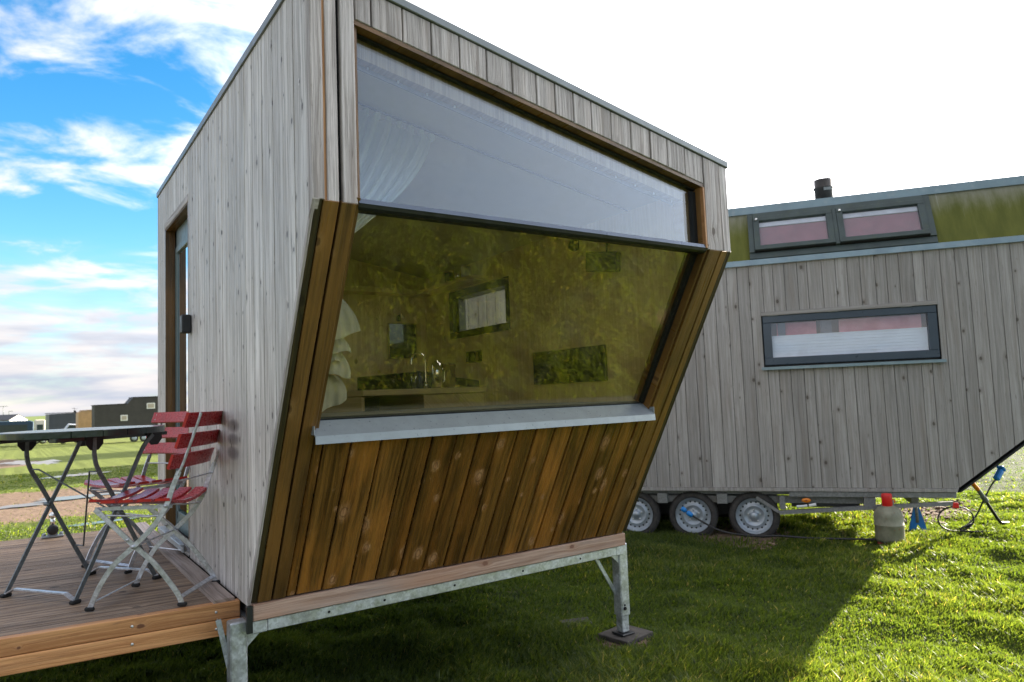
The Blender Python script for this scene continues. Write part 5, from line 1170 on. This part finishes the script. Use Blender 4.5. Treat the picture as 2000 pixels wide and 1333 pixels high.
def backdrop():
    g = -1.31; Cn = thing('dark_cabin', 'low slate blue cabin with pale left end, far behind the table', 'cabin', (1.37, 80, g))
    mb = MB(); mb.prism((0, 2.4, 0), X, Z, -Y, [(.25, .35), (2.55, .35), (2.55, 2.73), (.25, 2.68)], 2.4, .5); mk('wall', mb, MAT['bg_slate'], Cn)
    mb = MB(); bgbox(mb, 0, .245, .01, 2.4, .35, 2.68); mk('end_wall', mb, MAT['flash'], Cn)
    mb = MB(); bgbox(mb, -.05, 2.6, -.05, 2.45, 2.735, 2.80); bgbox(mb, 2.3, 2.5, .4, .6, 2.80, 2.95); mb.tube([(2.35, .5, 2.9), (2.35, .5, 3.25)], .02, 6); mb.tube([(2.15, .5, 3.18), (2.6, .5, 3.14)], .015, 6); mk('roof', mb, MAT['membrane'], Cn)
    mb = MB(); bgbox(mb, .2, 2.4, .2, 2.2, 0, .345); mk('chassis', mb, MAT['membrane'], Cn)
    Sh = thing('timber_cabin', 'honey coloured timber cabin between the two dark houses', 'cabin', (3.1, 64, -1.03))
    mb = MB(); mb.prism((0, 3, 0), X, Z, -Y, [(0, .3), (1.3, .3), (1.3, 2.62), (.26, 2.58), (0, 2.45)], 3, .5); mk('wall', mb, MAT['bg_wood'], Sh)
    mb = MB(); mb.prism((0, 3.05, 0), X, Z, -Y, [(.22, 2.59), (1.34, 2.63), (1.34, 2.68), (.22, 2.64)], 3.1, .5); mk('roof', mb, MAT['bg_wood2'], Sh); mb = MB(); bgbox(mb, .1, 1.2, .2, 2.8, 0, .295); mk('base', mb, MAT['membrane'], Sh)
    Wh = thing('white_house', 'distant white house with a dark gabled roof at the left edge', 'house', (-1.95, 130, -2.19), R(45))
    mb = MB(); mb.prism((0, 3.2, 0), X, Z, -Y, [(0, 0), (3.2, 0), (3.2, 2.85), (1.6, 3.6), (0, 2.85)], 3.2, .5); mk('wall', mb, MAT['bg_white'], Wh)
    mb = MB(); mb.prism((0, 3.3, 0), X, Z, -Y, [(-.15, 2.79), (1.6, 3.61), (1.6, 3.72), (-.15, 2.90)], 3.35, .5); mb.prism((0, 3.3, 0), X, Z, -Y, [(1.6, 3.61), (3.35, 2.79), (3.35, 2.90), (1.6, 3.72)], 3.35, .5); mk('roof', mb, MAT['bg_roof'], Wh)
    mb = MB(); bgbox(mb, 1.2, 1.9, -.03, 0, .9, 1.9); mk('window', mb, MAT['tinted'], Wh)
    V = thing('parked_van', 'dark blue van with pale glass parked at the left edge behind the table', 'van', (-3.6, 70, -1.14))
    mb = MB(); mb.prism((0, 1.9, 0), X, Z, -Y, [(0, .3), (3.85, .3), (3.85, 1.95), (3.6, 2.06), (1.2, 2.10), (.75, 1.95), (.2, 1.15), (0, 1.05)], 1.9, .5, 0, .05); mk('body', mb, MAT['car_blue'], V)
    mb = MB(); mb.prism((0, -.02, 0), X, Z, -Y, [(.5, 1.2), (3.4, 1.2), (3.4, 1.75), (1.1, 1.8)], .02, .5); mk('side_glass', mb, MAT['tinted'], V)
    mb = MB(); bgbox(mb, 2.2, 3.86, -.03, 0, 1.02, 1.10); mk('trim_stripe', mb, MAT['flash'], V)
    for x in (.85, 3.1): plainwheel(V, (x, -.03, .32), .32)
    Cv = thing('caravan', 'small cream caravan between the van and the slate cabin', 'caravan', (.35, 72, -1.17))
    mb = MB(); mb.prism((0, 3.5, 0), X, Z, -Y, [(0, .45), (.75, .45), (.75, 2.0), (.68, 2.1), (.07, 2.1), (0, 2.0)], 3.5, .5, 0, .04); mk('body', mb, MAT['cream'], Cv); mb = MB(); bgbox(mb, .15, .6, -.02, .0, 1.2, 1.7); mk('window', mb, MAT['tinted'], Cv); plainwheel(Cv, (.1, .6, .3), .3); plainwheel(Cv, (.6, .6, .3), .3)
    Cr = thing('parked_car', 'silver white car parked in front of the slate cabin', 'car', (1.9, 68, -1.10))
    mb = MB(); mb.prism((0, 1.7, 0), X, Z, -Y, [(0, .3), (1.7, .3), (1.7, .95), (1.55, 1.05), (0, .95)], 1.7, .5, 0, .05); mk('body', mb, MAT['car_white'], Cr)
    mb = MB(); mb.prism((0, 1.55, 0), X, Z, -Y, [(.35, 1.0), (1.62, 1.0), (1.5, 1.55), (.75, 1.62)], 1.4, .5, 0, .05); mk('cabin', mb, MAT['car_white'], Cr); mb = MB(); mb.prism((0, .14, 0), X, Z, -Y, [(.5, 1.06), (1.52, 1.06), (1.42, 1.48), (.82, 1.52)], .02, .5); mk('side_glass', mb, MAT['tinted'], Cr)
    for x in (.35, 1.35): plainwheel(Cr, (x, -.02, .3), .3)
    for x, h, l in ((-3.0, 5.5, 'tall thin mast with a cross bar beyond the white house'), (-2.2, 4.6, 'shorter thin mast with a single lamp beyond the white house')):
        P = thing('mast', l, 'mast', (x, 150, -2.55)); mb = MB(); mb.tube([(0, 0, 0), (0, 0, h)], .06, 8, rs=[.08, .045]); mk('pole', mb, MAT['flash'], P)
        mb = MB(); mb.box((.0 if h > 5 else .25, 0, h + .03), (1.3 if h > 5 else .6, .12, .08)); mk('crossbar', mb, MAT['flash'], P)
    # dyke on the horizon
    n = 160; vs = []
    for i in range(n + 1):
        x = -320 + 640 * i / n; y = 262 + 14 * math.sin(x / 90); g = -0.0175 * (y - 5); h = .50 + .22 * math.exp(-((x - 3) / 9) ** 2) - .0004 * abs(x) + .08 * math.sin(x / 7)
        for (dy, z) in ((-26, g - .3), (-16, g + .8), (-4, h), (0, h + .03), (6, h), (40, g - 1)): vs.append((x, y + dy, z))
    mb = MB(); mb.add(vs, [[i * 6 + k, (i + 1) * 6 + k, (i + 1) * 6 + k + 1, i * 6 + k + 1] for i in range(n) for k in range(5)], None, .5, 0, True)
    tag(mk('hill', mb, simple('dyke turf', (.11, .15, .03), .95, var=.25, scale=.08, dirt=(.06, .09, .02))), kind='structure')
MAT['bg_wood2'] = simple('darker timber edge', (.34, .19, .08), .6)
backdrop()
